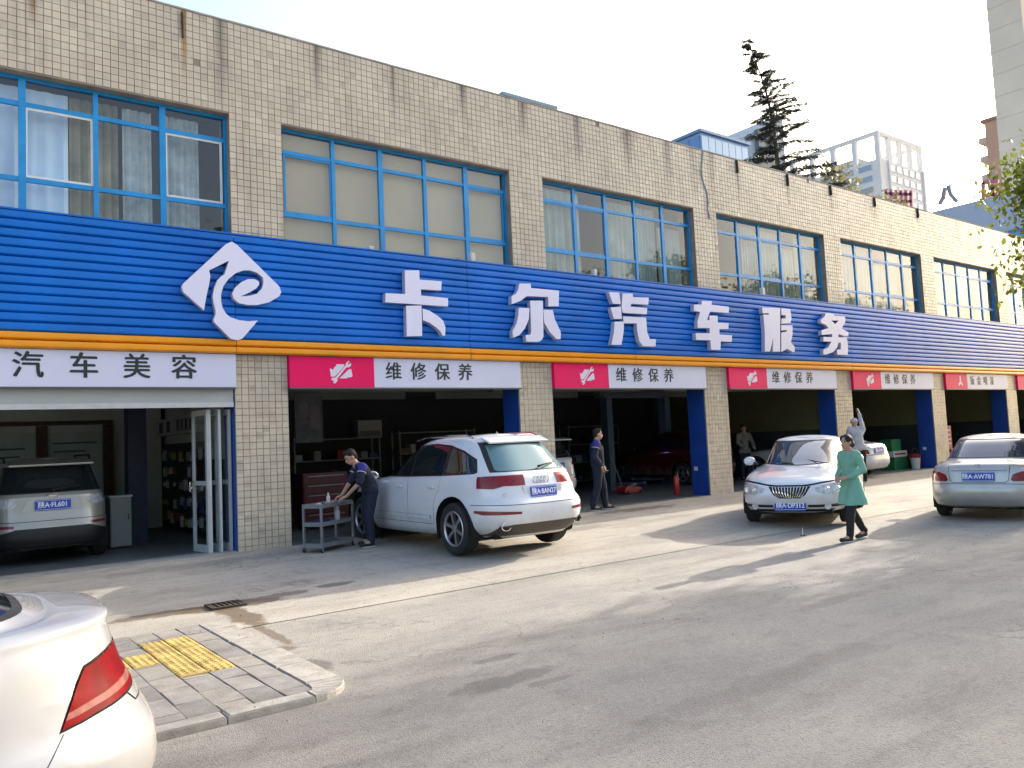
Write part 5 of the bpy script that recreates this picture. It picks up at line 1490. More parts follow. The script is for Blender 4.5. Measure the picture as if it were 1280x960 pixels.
# leafy tops behind the parapet, right of the cedar
M_LEAFB = leaf_mat('budding_leaf', (.16, .15, .06), (.26, .25, .13), .4)
K0 = broadleaf('budding_tree', 'pale budding tree top left of the red rooftop lettering, behind the parapet', (46.2, 13.8, -.2), 18.0, 3.0, 41, M_LEAFB, 75, .26, 30, .62, 'budding trees behind the parapet')
for x, y, sc, lb in ((42.6, 13.8, .99, 'olive budding tree top just right of the cedar, behind the parapet'), (53.8, 15.6, .99, 'pale budding tree top directly in front of the red rooftop lettering')):
    c_ = copy_tree(K0); c_.location = (x, y, -.2); c_.rotation_euler = (0, 0, x); c_.scale = (sc, sc, sc); c_['label'] = lb

# ---------------------------------------------------------------- buildings behind
M_BWALL = mat('pale_building_wall', (.74, .73, .71), .8, var=.06, scale=.1)
M_BGLASS = mat('far_window_glass', (.25, .33, .40), .08, spec=.8)
M_BGLW = mat('far_sky_white_glass', (.62, .66, .70), .1, spec=.8)  # white base colour stands for sky mirrored in these panes
wbx, wby, wz = 221.4, 101.8, 85.5
wd, dp = 25.5, 36.0
wbd = thing('white_tower_block', 'white block with an open concrete frame on its roof, right of the cedar', 'building', (wbx, wby, -.25))
roofz = wz-8.2+.25
mb = MB(); mb.box(0, wd, 0, dp, 0, roofz); mb.build('wall', M_BWALL, wbd)
top = wz+.25
def colm(x, y, w_=1.3):
    m_ = MB(); m_.box(x-w_/2, x+w_/2, y-w_/2, y+w_/2, roofz, top-1.0); m_.build('roof_frame_column', M_BWALL, wbd)
for i in range(5): colm(.66+(wd-1.32)*i/4, .66)
for i in range(1, 6): colm(.66, .66+(dp-1.32)*i/5)
for i in range(1, 5): colm(.66+(wd-1.32)*i/4, dp-.66)
for a in ((0, wd, 0, 1.3), (0, wd, dp-1.3, dp), (0, 1.3, 1.302, dp-1.302), (wd-1.3, wd, 1.302, dp-1.302)):
    m_ = MB(); m_.box(*a, top-1.0, top); m_.build('roof_frame_beam', M_BWALL, wbd)
m_ = MB(); m_.box(3, 9, 8, 16, roofz, roofz+3.0); m_.box(11, 14, 6, 9, roofz, roofz+2.2); m_.build('roof_plant', mat('grey_roof_plant', (.35, .36, .37), .7), wbd)
def far_window(x, y, z, w_, h_, face, par, gl, frame, depth=.25):
    m_ = MB(); t = .18
    if face == 'y':
        m_.box(x, x+w_, y-.12, y-.005, z, z+t); m_.box(x, x+w_, y-.12, y-.005, z+h_-t, z+h_); m_.box(x, x+t, y-.12, y-.005, z+t, z+h_-t); m_.box(x+w_-t, x+w_, y-.12, y-.005, z+t, z+h_-t)
        wv = m_.build('window', frame, par); g_ = MB(); g_.box(x+t, x+w_-t, y-.06, y-.004, z+t, z+h_-t); g_.build('pane', gl, wv)
    else:
        m_.box(x-.12, x-.005, y, y+w_, z, z+t); m_.box(x-.12, x-.005, y, y+w_, z+h_-t, z+h_); m_.box(x-.12, x-.005, y, y+t, z+t, z+h_-t); m_.box(x-.12, x-.005, y+w_-t, y+w_, z+t, z+h_-t)
        wv = m_.build('window', frame, par); g_ = MB(); g_.box(x-.06, x-.004, y+t, y+w_-t, z+t, z+h_-t); g_.build('pane', gl, wv)
M_BFR = mat('far_window_frame', (.6, .6, .6), .6)
for r_ in range(7):
    z = roofz-2.9-r_*3.25
    for i in range(5): far_window(5.6+i*3.7, 0, z, 2.9, 2.2, 'y', wbd, M_BGLW, M_BFR)
    for i in range(3): far_window(0, 2.4+i*5.6, z, 4.2, 1.9, 'x', wbd, M_BGLASS, M_BFR)
    m_ = MB(); m_.box(-.5, -.005, 20.5, 33, z+2.1, z+2.5); m_.build('balcony_slab', M_BFR, wbd)
m_ = MB(); m_.box(4.4, 4.9, -.4, -.005, 0, roofz); m_.box(wd-1.0, wd, -.4, -.005, 0, roofz); m_.build('corner_pilaster', M_BWALL, wbd)
# blue glass building
gb_ = thing('blue_glass_building', 'low blue glass building peeping over the parapet left of the cedar', 'building', (54.9, 31.0, -.25))
m_ = MB(); m_.box(0, 6.6, 0, 6.0, 0, 27.9); m_.build('wall', mat('blue_spandrel', (.22, .38, .62), .3), gb_)
for i in range(7):
    m_ = MB(); m_.box(.08+i*.93, .08+i*.93+.86, -.06, -.004, 18, 27.6); m_.build('glass_panel', mat('pale_curtain_wall', (.42, .58, .74), .1, spec=.8), gb_)
for i in range(5):
    m_ = MB(); m_.box(-.06, -.004, .1+i*1.18, 1.2+i*1.18, 18, 27.6); m_.build('glass_panel', mat('deep_curtain_wall', (.10, .22, .48), .12, spec=.8), gb_)
m_ = MB(); m_.box(-.25, 6.8, -.25, 6.2, 27.9, 28.15); m_.build('roof', mat('blue_roof_edge', (.16, .28, .48), .4), gb_)
gs = thing('grey_gable_building', 'grey gabled wall between the blue glass building and the cedar', 'building', (75.0, 38, -.25))
m_ = MB(); m_.prism([(-3.2, 0), (3.0, 0), (3.0, 36.6), (1.2, 36.2), (-3.2, 33.4)], 0, 9, 'xz'); m_.build('wall', mat('grey_gable_wall', (.46, .48, .50), .8, var=.1), gs)
m_ = MB(); m_.box(-2.4, .6, -.5, -.004, 20, 34.0); m_.build('dark_louvre', mat('dark_louvre', (.14, .16, .19), .5), gs)
# tall tower at the right edge and the brown block beside it
tw_ = thing('concrete_tower', 'very tall plain grey tower at the top right corner', 'building', (118.2, 27.4, -.25))
m_ = MB(); m_.box(0, 30, 0, 4.2, 0, 95); m_.build('wall', mat('tower_render', (.70, .60, .48), .85, var=.08, scale=.2), tw_)
for i in range(30):
    m_ = MB(); m_.box(-.05, -.004, .05, 4.15, 2+i*3.1, 2.06+i*3.1); m_.build('storey_joint', mat('tower_joint', (.58, .52, .45), .85), tw_)
bw = thing('brown_tower_block', 'brown block with small balconies, beside the tall grey tower', 'building', (139.5, 36.0, -.25))
m_ = MB(); m_.box(0, 12, 0, 5.5, 0, 49.8); m_.build('wall', mat('brown_render', (.52, .34, .26), .85, var=.1), bw)
for i in range(12):
    b_ = MB(); b_.box(-.05, 4, 5.5, 6.6, 13+i*3.05, 13.9+i*3.05); b_.build('balcony', mat('balcony_panel', (.50, .44, .40), .7), bw)
m_ = MB(); m_.box(-.3, 12, -.3, 6.0, 49.8, 50.3); m_.build('roof', mat('brown_roof', (.3, .2, .16), .8), bw)
lb_ = thing('low_blue_building', 'low building with blue wall panels and rooftop letters at the far right', 'building', (75, 6.0, -.25))
m_ = MB(); m_.box(0, 22, 0, 19, 0, 17.7); m_.build('wall', mat('blue_wall_panel', (.16, .34, .62), .5, var=.1), lb_)
m_ = MB(); m_.box(-.15, 22, -.15, 19.2, 17.7, 20.95); m_.build('parapet', mat('bluish_parapet', (.46, .50, .58), .7, var=.08), lb_)
# rooftop letters standing above the low building (they face the street's left end)
def roof_strokes(name, label, strokes, m_, w_, cat='rooftop letter'):
    t_ = thing(name, label, cat, (75.6, 0, 0))
    for pts in strokes:
        b_ = MB()
        for i in range(len(pts)-1):
            p, q = Vector((0, *pts[i])), Vector((0, *pts[i+1])); d = (q-p); ln = d.length; d.normalize()
            b_.obox((p+q)/2, [d, Vector((1, 0, 0)), d.cross(Vector((1, 0, 0)))], (ln/2+.02, .14+.003*i, w_/2-.004*i))
        b_.build('stroke', m_, t_)
    b_ = MB()
    ys = [p[0] for s_ in strokes for p in s_]
    for y in (min(ys)*.7+max(ys)*.3, min(ys)*.3+max(ys)*.7): b_.tube([(.2, y, 20.6), (.2, y, 23.5)], .05, 6)
    b_.build('support', mat('steel_grey', (.3, .3, .3), .5, metal=.5), t_)
def yz(px, py, X=75.6):
    d = Vector((px-640, -(py-480), -1000)); d = cam.matrix_world.to_3x3() @ d
    t = (X-CAM.x)/d.x; return (CAM.y+d.y*t, CAM.z+d.z*t)
M_RL = mat('rooftop_letter_grey', (.26, .26, .27), .5)
roof_strokes('rooftop_letter', 'grey two stroke rooftop character standing on the low blue building', [[yz(1181, 235), yz(1179.5, 246), yz(1174.5, 255.5)], [yz(1185.5, 232), yz(1188.5, 243), yz(1196.5, 252)]], M_RL, .33)
roof_strokes('rooftop_letter', 'square rooftop character in front of the brown block', [[yz(1229, 228.5), yz(1229.5, 251)], [yz(1230, 251), yz(1248, 251)], [yz(1229, 228.5), yz(1248, 226.5)], [yz(1236, 236), yz(1247, 235)], [yz(1236, 243), yz(1247, 243)], [yz(1241.5, 231), yz(1241.5, 248)]], mat('rooftop_letter_red', (.55, .16, .20), .5), .3)
X1 = 60.2
rl = []
for a in np.linspace(1108, 1139, 6): rl.append([yz(a, 237+(a-1108)*.05), yz(a+.6, 262)])
for b_ in (242, 251): rl.append([yz(1107, b_), yz(1140, b_+1)])
roof_strokes('rooftop_letter', 'dense crimson rooftop lettering in front of the white block', rl, MATS['rooftop_letter_red'], .26)
# ================================================================ people
from mathutils import noise as mnoise
def cap_geo(mb, p0, r0, p1, r1, n=12):
    """tapered capsule as one closed mesh"""
    p0, p1 = Vector(p0), Vector(p1); d = p1-p0; L_ = d.length
    d = d.normalized() if L_ > 1e-6 else Vector((0, 0, 1))
    u = d.orthogonal().normalized(); v = d.cross(u)
    rings = []
    for k in range(1, 5):
        a = PI/2*(1-k/4.); rings.append((p0-d*r0*math.sin(a), r0*math.cos(a)))
    for k in range(0, 4):
        a = PI/2*k/4.; rings.append((p1+d*r1*math.sin(a), r1*math.cos(a)))
    vs = [p0-d*r0]
    for c, r_ in rings: vs += [c+(u*math.cos(2*PI*i/n)+v*math.sin(2*PI*i/n))*r_ for i in range(n)]
    vs.append(p1+d*r1)
    fs = [(0, 1+(i+1) % n, 1+i) for i in range(n)]
    for k in range(len(rings)-1):
        o = 1+k*n
        fs += [(o+i, o+(i+1) % n, o+n+(i+1) % n, o+n+i) for i in range(n)]
    e = len(vs)-1; o = 1+(len(rings)-1)*n
    fs += [(e, o+i, o+(i+1) % n) for i in range(n)]
    mb.add(vs, fs)
def blob(name, prims, vox, m_, parent, smooth_it=4):
    mb = MB()
    for p in prims:
        if p[0] == 'c': cap_geo(mb, *p[1:])
        else: mb.ell(p[1], p[2], 16, 10, p[3] if len(p) > 3 else None)
    o = mb.build(name, m_, parent)
    r_ = o.modifiers.new('remesh', 'REMESH'); r_.mode = 'VOXEL'; r_.voxel_size = vox; r_.use_smooth_shade = True
    s_ = o.modifiers.new('smooth', 'SMOOTH'); s_.iterations = smooth_it; s_.factor = .5
    dg = bpy.context.evaluated_depsgraph_get()
    me = bpy.data.meshes.new_from_object(o.evaluated_get(dg)); me.name = name
    o.modifiers.clear(); o.data = me
    me.polygons.foreach_set('use_smooth', [True]*len(me.polygons))
    if name in ('shirt', 'trousers', 'coat'):        # cloth folds
        me.update()
        n = len(me.vertices); co = np.empty(n*3); no = np.empty(n*3)
        me.vertices.foreach_get('co', co); me.vertices.foreach_get('normal', no)
        co = co.reshape(-1, 3); no = no.reshape(-1, 3); d = np.empty(n)
        for i, (x, y, z) in enumerate(co.tolist()):
            d[i] = .0085*mnoise.noise((x*11, y*11, z*6.5))+.004*mnoise.noise((x*26, y*26, z*15+3))
        me.vertices.foreach_set('co', (co+no*d[:, None]).ravel()); me.update()
    return o
M_SKIN = mat('skin', (.46, .27, .19), .5, var=.08, scale=8)
M_HAIR = mat('black_hair', (.008, .0065, .006), .75, var=.3, scale=30, bump=.4, bscale=120)
M_EYE = mat('eye', (.02, .015, .012), .2)
M_LIP = mat('lip', (.35, .12, .10), .5)
M_NAVY = mat('navy_workwear', (.014, .018, .040), .85, var=.3, scale=5, bump=.5, bscale=14)
M_NAVYB = mat('blue_shoulder_panel', (.045, .045, .26), .8, var=.2, scale=5, bump=.4, bscale=14)
M_PIPE = mat('reflective_piping', (.55, .56, .58), .5)
M_SHOE = mat('black_shoe', (.015, .015, .016), .6)
M_SOLE = mat('shoe_sole', (.5, .5, .48), .7)

def person(label, loc, rz, P, top, bottom, hand_dirs, sleeve=1.0, coat=None, hair='short', build=1.0, shoe=None, panels=None, zs=1.0, face=(0, 0)):
    t = thing('person', label, 'person', loc, rz)
    t.scale = (zs, zs, zs)
    V = {k: Vector(v) for k, v in P.items()}
    b = build
    hd, nk = V['head'], V['neck']
    yaw, pit = face
    RH = Matrix.Rotation(yaw, 3, 'Z') @ Matrix.Rotation(pit, 3, 'Y')
    h = lambda x, y, z: hd+RH @ Vector((x, y, z))
    body = []
    # head: skull, jaw, nose, ears
    body += [('e', h(-.008, 0, .025), (.096, .078, .098), RH), ('e', h(.018, 0, -.045), (.070, .060, .078), RH), ('e', h(.050, 0, -.085), (.030, .034, .028), RH),
             ('c', h(.078, 0, .012), .010, h(.104, 0, -.030), .015), ('e', h(.086, 0, -.062), (.014, .024, .012), RH), ('e', h(.076, 0, .028), (.020, .055, .012), RH),
             ('e', h(-.005, .080, -.012), (.020, .010, .034), RH), ('e', h(-.005, -.080, -.012), (.020, .010, .034), RH)]
    body += [('c', nk+Vector((0, 0, -.04)), .058*b, h(-.02, 0, -.05), .052*b)]
    pel, chest = V['pelvis'], V['chest']
    body += [('c', pel, .115*b, chest, .115*b), ('c', chest, .11*b, nk, .06*b)]
    arms = []
    for s_ in 'LR':
        sh, el, wr, hp, kn, an, to = (V[k+s_] for k in ('sh', 'el', 'wr', 'hip', 'kn', 'an', 'to'))
        body += [('c', nk.lerp(sh, .3), .055*b, sh, .055*b), ('c', sh, .052*b, el, .040*b), ('c', el, .040*b, wr, .027*b)]
        body += [('c', pel, .10*b, hp, .095*b), ('c', hp, .088*b, kn, .058*b), ('c', kn, .056*b, an, .040*b), ('c', an, .040*b, to, .030*b)]
        # hand: palm, four fingers of unequal length bent at the knuckle, thumb off the side of the palm
        fd, pn, curl = hand_dirs[s_]
        fd = Vector(fd).normalized(); pn = Vector(pn); pn = (pn-fd*pn.dot(fd)).normalized(); sd_ = fd.cross(pn)
        tsg = 1 if s_ == 'R' else -1
        pc = wr+fd*.055
        RM = Matrix((fd, sd_, pn)).transposed()
        body += [('e', pc, (.055, .040, .019), RM), ('c', wr, .026*b, wr+fd*.03, .024)]
        for i, (off, ln) in enumerate(((-.030, .062), (-.010, .074), (.010, .078), (.030, .070))):
            k0 = pc+fd*.042+sd_*off*tsg*-1
            d1 = (fd*math.cos(curl)+pn*math.sin(curl)); d2 = (fd*math.cos(curl*2.1)+pn*math.sin(curl*2.1))
            k1 = k0+d1*ln*.5; k2 = k1+d2*ln*.5
            body += [('c', k0, .0095, k1, .0088), ('c', k1, .0088, k2, .0075)]
        tb = pc-fd*.022+sd_*.032*tsg*-1*-1
        tdir = (fd*.62+sd_*.62*tsg+pn*.35).normalized()
        body += [('c', tb, .012, tb+tdir*.032, .0105), ('c', tb+tdir*.032, .0105, tb+tdir*.032+(fd*.8+pn*.35+sd_*.2*tsg).normalized()*.028, .0085)]
    blob('body', body, .0085, M_SKIN, t, 3)
    # face details
    for y in (.031, -.031):
        e = MB(); e.ell(h(.080, y, .012), (.008, .013, .007), 10, 6, RH); e.build('eye', M_EYE, t, smooth=True)
        e = MB(); e.ell(h(.084, y, .034), (.006, .020, .0045), 10, 5, RH); e.build('eyebrow', M_HAIR, t, smooth=True)
    e = MB(); e.ell(h(.097, 0, -.062), (.007, .021, .006), 10, 5, RH); e.build('mouth', M_LIP, t, smooth=True)
    if hair == 'short':
        hp_ = [('e', h(-.022, 0, .050), (.098, .086, .088), RH), ('e', h(-.060, 0, .0), (.058, .078, .075), RH), ('e', h(.03, 0, .098), (.06, .066, .034), RH)]
    elif hair == 'bun':
        hp_ = [('e', h(-.022, 0, .045), (.100, .089, .090), RH), ('e', h(-.055, 0, -.01), (.068, .086, .090), RH), ('e', h(.02, .055, .055), (.062, .036, .06), RH), ('e', h(.02, -.055, .055), (.062, .036, .06), RH), ('e', h(-.125, 0, -.035), (.055, .055, .06), RH)]
    else:   # cap
        hp_ = [('e', h(-.012, 0, .052), (.106, .090, .080), RH), ('e', h(.09, 0, .050), (.06, .066, .014), RH)]
    blob('hair' if hair != 'cap' else 'cap', hp_, .009, M_HAIR if hair != 'cap' else top, t, 2)
    # clothes
    g = .020
    cl = [('c', pel+Vector((0, 0, .03)), .135*b, chest, .140*b), ('c', chest, .135*b, chest.lerp(nk, .75), .080*b)]
    ce, cs_ = V['pelvis'], V['chest']
    for s_ in 'LR':
        sh, el, wr = (V[k+s_] for k in ('sh', 'el', 'wr'))
        cl += [('c', nk.lerp(sh, .35)-Vector((0, 0, .02)), .070*b, sh, .072*b), ('c', chest.lerp(sh, .5)-Vector((0, 0, .04)), .10*b, sh-Vector((0, 0, .03)), .07*b)]
        L1 = min(1, sleeve*2); cl += [('c', sh, .070*b, sh.lerp(el, L1), .062*b)]
        if sleeve > .5:
            L2 = (sleeve-.5)*2; cl += [('c', el, .060*b, el.lerp(wr, L2*.93), .050*b)]
    if coat:
        z_h, flare = coat
        mid = (V['hipL']+V['hipR'])/2
        low = Vector((mid.x-.01, mid.y, z_h+.03))
        for dy in (-.07, 0, .07):
            cl += [('c', pel+Vector((0, dy*.8, .06)), .115*b, low+Vector((0, dy*1.9, -.06)), flare)]
        for s_ in 'LR': cl += [('c', V['hip'+s_], .12*b, V['hip'+s_].lerp(V['kn'+s_], .92), .115*b)]
    else:
        for s_ in 'LR': cl += [('c', pel, .13*b, V['hip'+s_]+Vector((0, 0, .0)), .118*b)]
    ob = blob('coat' if coat else 'shirt', cl, .012, top, t, 5)
    if coat:
        bm = bmesh.new(); bm.from_mesh(ob.data)
        bmesh.ops.bisect_plane(bm, geom=bm.verts[:]+bm.edges[:]+bm.faces[:], plane_co=(0, 0, coat[0]), plane_no=(.04, 0, 1), clear_inner=True)
        bmesh.ops.holes_fill(bm, edges=[e for e in bm.edges if e.is_boundary], sides=0)
        bm.to_mesh(ob.data); bm.free()
    tr = []
    for s_ in 'LR':
        hp, kn, an = (V[k+s_] for k in ('hip', 'kn', 'an'))
        tr += [('c', pel, .118*b, hp, .112*b), ('c', hp, .108*b, kn, .078*b), ('c', kn, .077*b, an+Vector((0, 0, .02)), .062*b)]
    blob('trousers', tr, .012, bottom, t, 5)
    for s_ in 'LR':
        an, to = V['an'+s_], V['to'+s_]
        d = (to-an); d.z = 0; d.normalize()
        base = Vector((an.x, an.y, an.z-.075)); rx_ = Matrix.Rotation(math.atan2(d.y, d.x), 3, 'Z')
        blob('shoe', [('c', an+Vector((0, 0, -.02)), .045, an-d*.02+Vector((0, 0, -.045)), .042), ('c', an-d*.02+Vector((0, 0, -.045)), .040, to+d*.03+Vector((0, 0, .0)), .036)], .010, shoe or M_SHOE, t, 3)
        so = MB(); n = 14; pts = []
        for i in range(n):
            a = 2*PI*i/n; pts.append((.055+.125*math.cos(a), .042*math.sin(a)))
        o_ = so.prism(pts, 0, .018, 'xy').build('sole', M_SOLE, t); o_.location = (an.x, an.y, max(.0, to.z-.045)); o_.rotation_euler = (0, 0, math.atan2(d.y, d.x))
    if panels:
        pp = []
        for s_ in 'LR':
            sh, el = V['sh'+s_], V['el'+s_]
            pp += [('c', nk.lerp(sh, .45)-Vector((.0, 0, .012)), .070*b, sh+Vector((0, 0, .002)), .0735*b), ('c', sh, .0735*b, sh.lerp(el, .22), .071*b)]
        pp += [('c', chest.lerp(nk, .35)+Vector((-.03, 0, 0)), .105*b, chest.lerp(nk, .7), .085*b)]
        blob('shoulder_panel', pp, .012, M_NAVYB, t, 4)
        for s_ in 'LR':
            sh, el = V['sh'+s_], V['el'+s_]; d = (el-sh).normalized(); c = sh.lerp(el, .34)
            u = d.orthogonal().normalized(); v = d.cross(u)
            mb = MB(); mb.tube([c+(u*math.cos(a)+v*math.sin(a))*.070*b for a in np.linspace(0, 2*PI, 17)], .009, 6, caps=False); mb.build('sleeve_piping', M_PIPE, t, smooth=True)
    return t

def stand(**k):
    P = dict(pelvis=(0, 0, .95), chest=(0, 0, 1.27), neck=(0, 0, 1.47), head=(.03, 0, 1.615), shL=(0, .17, 1.415), shR=(0, -.17, 1.415),
             elL=(-.02, .24, 1.14), elR=(-.02, -.24, 1.14), wrL=(.06, .26, .90), wrR=(.06, -.26, .90), hipL=(0, .09, .91), hipR=(0, -.09, .91),
             knL=(.02, .10, .50), knR=(.02, -.10, .50), anL=(0, .11, .09), anR=(0, -.11, .09), toL=(.14, .13, .045), toR=(.14, -.13, .045))
    P.update(k); return P
# mechanic leaning over the trolley
person('man in navy work clothes leaning over the grey tool trolley', (5.97, -1.12, gz(-1.1)+.004), R(172),
       stand(pelvis=(-.06, 0, .93), chest=(.05, 0, 1.20), neck=(.15, 0, 1.35), head=(.25, .0, 1.47), shL=(.10, .18, 1.30), shR=(.10, -.18, 1.29),
             elL=(.20, .25, 1.05), elR=(.22, -.19, 1.05), wrL=(.37, .10, .845), wrR=(.40, -.06, .855), hipL=(-.06, .09, .90), hipR=(-.06, -.09, .90), knL=(.0, .10, .49), knR=(-.02, -.10, .49),
             anL=(-.02, .12, .09), anR=(-.08, -.11, .09), toL=(.12, .14, .045), toR=(.06, -.13, .045)),
       M_NAVY, M_NAVY, {'L': ((1, -.25, -.35), (-.2, -.3, -1), .55), 'R': ((1, .2, -.25), (-.1, .4, -1), .6)}, sleeve=.47, panels=True, face=(.1, .5))
# mechanic standing by the open bay
person('man in navy work clothes standing upright at the edge of the dark bay', (11.98, -.22, .0), R(-42),
       stand(pelvis=(0, 0, .96), chest=(-.01, 0, 1.28), head=(.035, 0, 1.615), elL=(-.03, .25, 1.15), wrL=(.13, .27, .93), elR=(-.06, -.24, 1.15), wrR=(.08, -.24, .93),
             hipL=(0, .09, .92), knL=(.09, .13, .50), anL=(.12, .17, .09), toL=(.26, .20, .045), knR=(-.03, -.10, .50), anR=(-.14, -.12, .09), toR=(0, -.13, .045)),
       M_NAVY, M_NAVY, {'L': ((.35, 0, -1), (1, -.3, 0), .6), 'R': ((.25, 0, -1), (1, .3, 0), .6)}, sleeve=.95, panels=True, build=1.12, zs=1.02, face=(.25, 0))
# woman in green
M_GREEN = mat('green_coat_cloth', (.19, .42, .32), .8, var=.15, scale=4, bump=.4, bscale=10)
M_BLACKP = mat('black_leggings', (.012, .011, .012), .8, var=.2, scale=5, bump=.3, bscale=20)
person('woman in a knee length green coat and black leggings walking past the white saloon', (11.27, -6.55, gz(-6.6)+.001), R(166),
       stand(pelvis=(0, 0, .95), head=(.035, 0, 1.615), elL=(-.03, .25, 1.16), wrL=(.20, .13, 1.05), elR=(-.05, -.25, 1.16), wrR=(.20, -.10, 1.03),
             hipL=(0, .085, .91), knL=(.13, .09, .51), anL=(.20, .09, .09), toL=(.34, .08, .05), hipR=(0, -.085, .91), knR=(-.06, -.09, .50), anR=(-.30, -.09, .12), toR=(-.17, -.09, .05)),
       M_GREEN, M_BLACKP, {'L': ((.8, -.6, -.1), (-.3, -.6, -.6), .7), 'R': ((.8, .6, -.1), (-.3, .6, -.6), .7)}, sleeve=.97, coat=(.60, .15), hair='bun', build=.94, zs=.91, face=(.12, 0))
# man in grey at the far pier, one arm up to the open boot lid
M_GREYJ = mat('grey_jacket_cloth', (.48, .48, .52), .8, var=.2, scale=5, bump=.4, bscale=14)
person('man in a pale grey jacket reaching up beside the white saloon in the bay', (21.25, -.95, gz(-.9)+.004), R(55),
       stand(chest=(.04, 0, 1.27), neck=(.10, 0, 1.45), head=(.17, 0, 1.58), shR=(.08, -.18, 1.42), shL=(.08, .17, 1.42), elR=(.25, -.22, 1.62), wrR=(.36, -.24, 1.84), elL=(.2, .22, 1.2), wrL=(.4, .15, 1.2)),
       M_GREYJ, M_BLACKP, {'R': ((.4, 0, 1), (1, .4, -.2), .4), 'L': ((1, -.2, 0), (0, -.4, -1), .5)}, sleeve=.97, hair='cap', zs=1.05, face=(0, .3))
person('person in dark vest and pale sleeves deep in the bay behind the red hatchback', (20.75, 2.55, .012), R(-120),
       stand(elL=(.05, .26, 1.16), wrL=(.22, .22, 1.02), elR=(.1, -.25, 1.18), wrR=(.25, -.15, 1.05)),
       mat('dim_sleeve_cloth', (.20, .20, .19), .8, var=.2, scale=5), M_NAVY, {'L': ((1, -.2, 0), (0, -.4, -1), .5), 'R': ((1, .2, 0), (0, .4, -1), .5)}, sleeve=.9)
# ================================================================ things in and before the bays
M_GMET = mat('grey_trolley_metal', (.22, .24, .25), .45, metal=.3, var=.2, scale=6)
M_RED = mat('red_tool_paint', (.32, .015, .02), .4, var=.2, scale=5)
M_GRN = mat('green_cabinet_paint', (.01, .16, .06), .5, var=.2, scale=4)
M_WHP = mat('white_plastic', (.62, .63, .62), .45, var=.08)
M_ALU = mat('white_aluminium', (.52, .54, .55), .4, metal=.2, var=.1)
# ---- tool trolley
A_, B_ = Vector((5.12, -1.24, 0)), Vector((5.85, -.82, 0))
ang = math.atan2(B_.y-A_.y, B_.x-A_.x)
tz = gz(-1.1)+.004
tr = thing('tool_trolley', 'grey three tier tool trolley on castors in front of the leaning man', 'trolley', (A_.x, A_.y, tz), ang)
LX, LY = .842, .34
for x in (.0, LX):
    for y in (.0, LY):
        mb = MB(); mb.box(x-.016, x+.016, y-.016, y+.016, .07, .76); mb.build('leg', M_GMET, tr)
        cs = MB(); cs.lathe([(.001, -.014), (.032, -.014), (.035, 0), (.032, .014), (.001, .014)], 14, (x, y, .035), axis='y')
        c_ = cs.build('castor', M_TYRE, tr, smooth=True)
        f_ = MB(); f_.box(x-.018, x+.018, y-.020, y-.016, .03, .075); f_.box(x-.018, x+.018, y+.016, y+.020, .03, .075); f_.build('castor_fork', M_GMET, c_)
for z in (.10, .43, .715):
    mb = MB(); mb.box(.017, LX-.017, .017, LY-.017, z, z+.012)
    for a in ((.017, LX-.017, -.012, .0165, z-.02, z+.045), (.017, LX-.017, LY-.0165, LY+.012, z-.02, z+.045), (-.012, .0165, .017, LY-.017, z-.02, z+.045), (LX-.0165, LX+.012, .017, LY-.017, z-.02, z+.045)): mb.box(*a)
    mb.build('shelf', M_GMET, tr)
def on_trolley(x, y, z): return Matrix.Rotation(ang, 3, 'Z') @ Vector((x, y, z)) + Vector((A_.x, A_.y, tz))
def bottle(label, p, s_, body_m, cap_m, spray=False):
    t_ = thing('bottle', label, 'bottle', p)
    mb = MB(); mb.lathe([(.036*s_, 0), (.040*s_, .01*s_), (.040*s_, .13*s_), (.034*s_, .16*s_), (.014*s_, .185*s_), (.014*s_, .2*s_)], 16); mb.build('body', body_m, t_, smooth=True)
    mb = MB(); mb.lathe([(.017*s_, .2*s_), (.017*s_, .235*s_), (.010*s_, .24*s_)], 12)
    if spray: mb.box(-.05*s_, .02*s_, -.010*s_, .010*s_, .24*s_, .27*s_)
    mb.build('cap', cap_m, t_)
bottle('white spray bottle on the middle shelf of the tool trolley', on_trolley(.62, .14, .442), 1.0, M_WHP, M_WHP, True)
bottle('white bottle standing on the trolley top by the leaning man\'s hands', on_trolley(.52, .24, .727), .75, M_WHP, M_WHP)
bottle('blue bottle at the right on the middle shelf of the tool trolley', on_trolley(.74, .2, .442), .9, mat('blue_plastic', (.03, .05, .25), .4), M_WHP)
mb = MB(); mb.box(-.12, .12, -.08, .08, 0, .055); mb.box(-.11, .11, -.07, .07, .055, .06)
o = tag(mb.build('tool_box', mat('indigo_plastic', (.03, .025, .14), .5, var=.2), bevel=.006), 'low indigo box at the left of the trolley\'s middle shelf', 'box'); o.location = on_trolley(.22, .16, .442); o.rotation_euler = (0, 0, ang)
def rag(label, p, m_, sx, sy, seed):
    g = random.Random(seed); mb = MB(); n = 9; vs = []; fs = []
    for j in range(n):
        for i in range(n):
            u, v = i/(n-1)*2-1, j/(n-1)*2-1
            e = max(0, 1-(u*u+v*v)*.55)
            vs.append((u*sx*(1+.12*g.uniform(-1, 1)), v*sy*(1+.12*g.uniform(-1, 1)), .004+.045*e*g.uniform(.35, 1)))
    for j in range(n-1):
        for i in range(n-1): fs.append((j*n+i, j*n+i+1, (j+1)*n+i+1, (j+1)*n+i))
    mb.add(vs, fs); o = tag(mb.build('rag', m_, smooth=True), label, 'rag'); o.location = p
    s_ = o.modifiers.new('thick', 'SOLIDIFY'); s_.thickness = .004
rag('crumpled white rag on the left of the trolley top', on_trolley(.16, .15, .728), mat('white_rag', (.6, .6, .6), .9), .07, .06, 4)
rag('crumpled pink rag on the trolley top beside the white bottle', on_trolley(.40, .12, .728), mat('pink_rag', (.55, .22, .24), .9), .08, .06, 6)
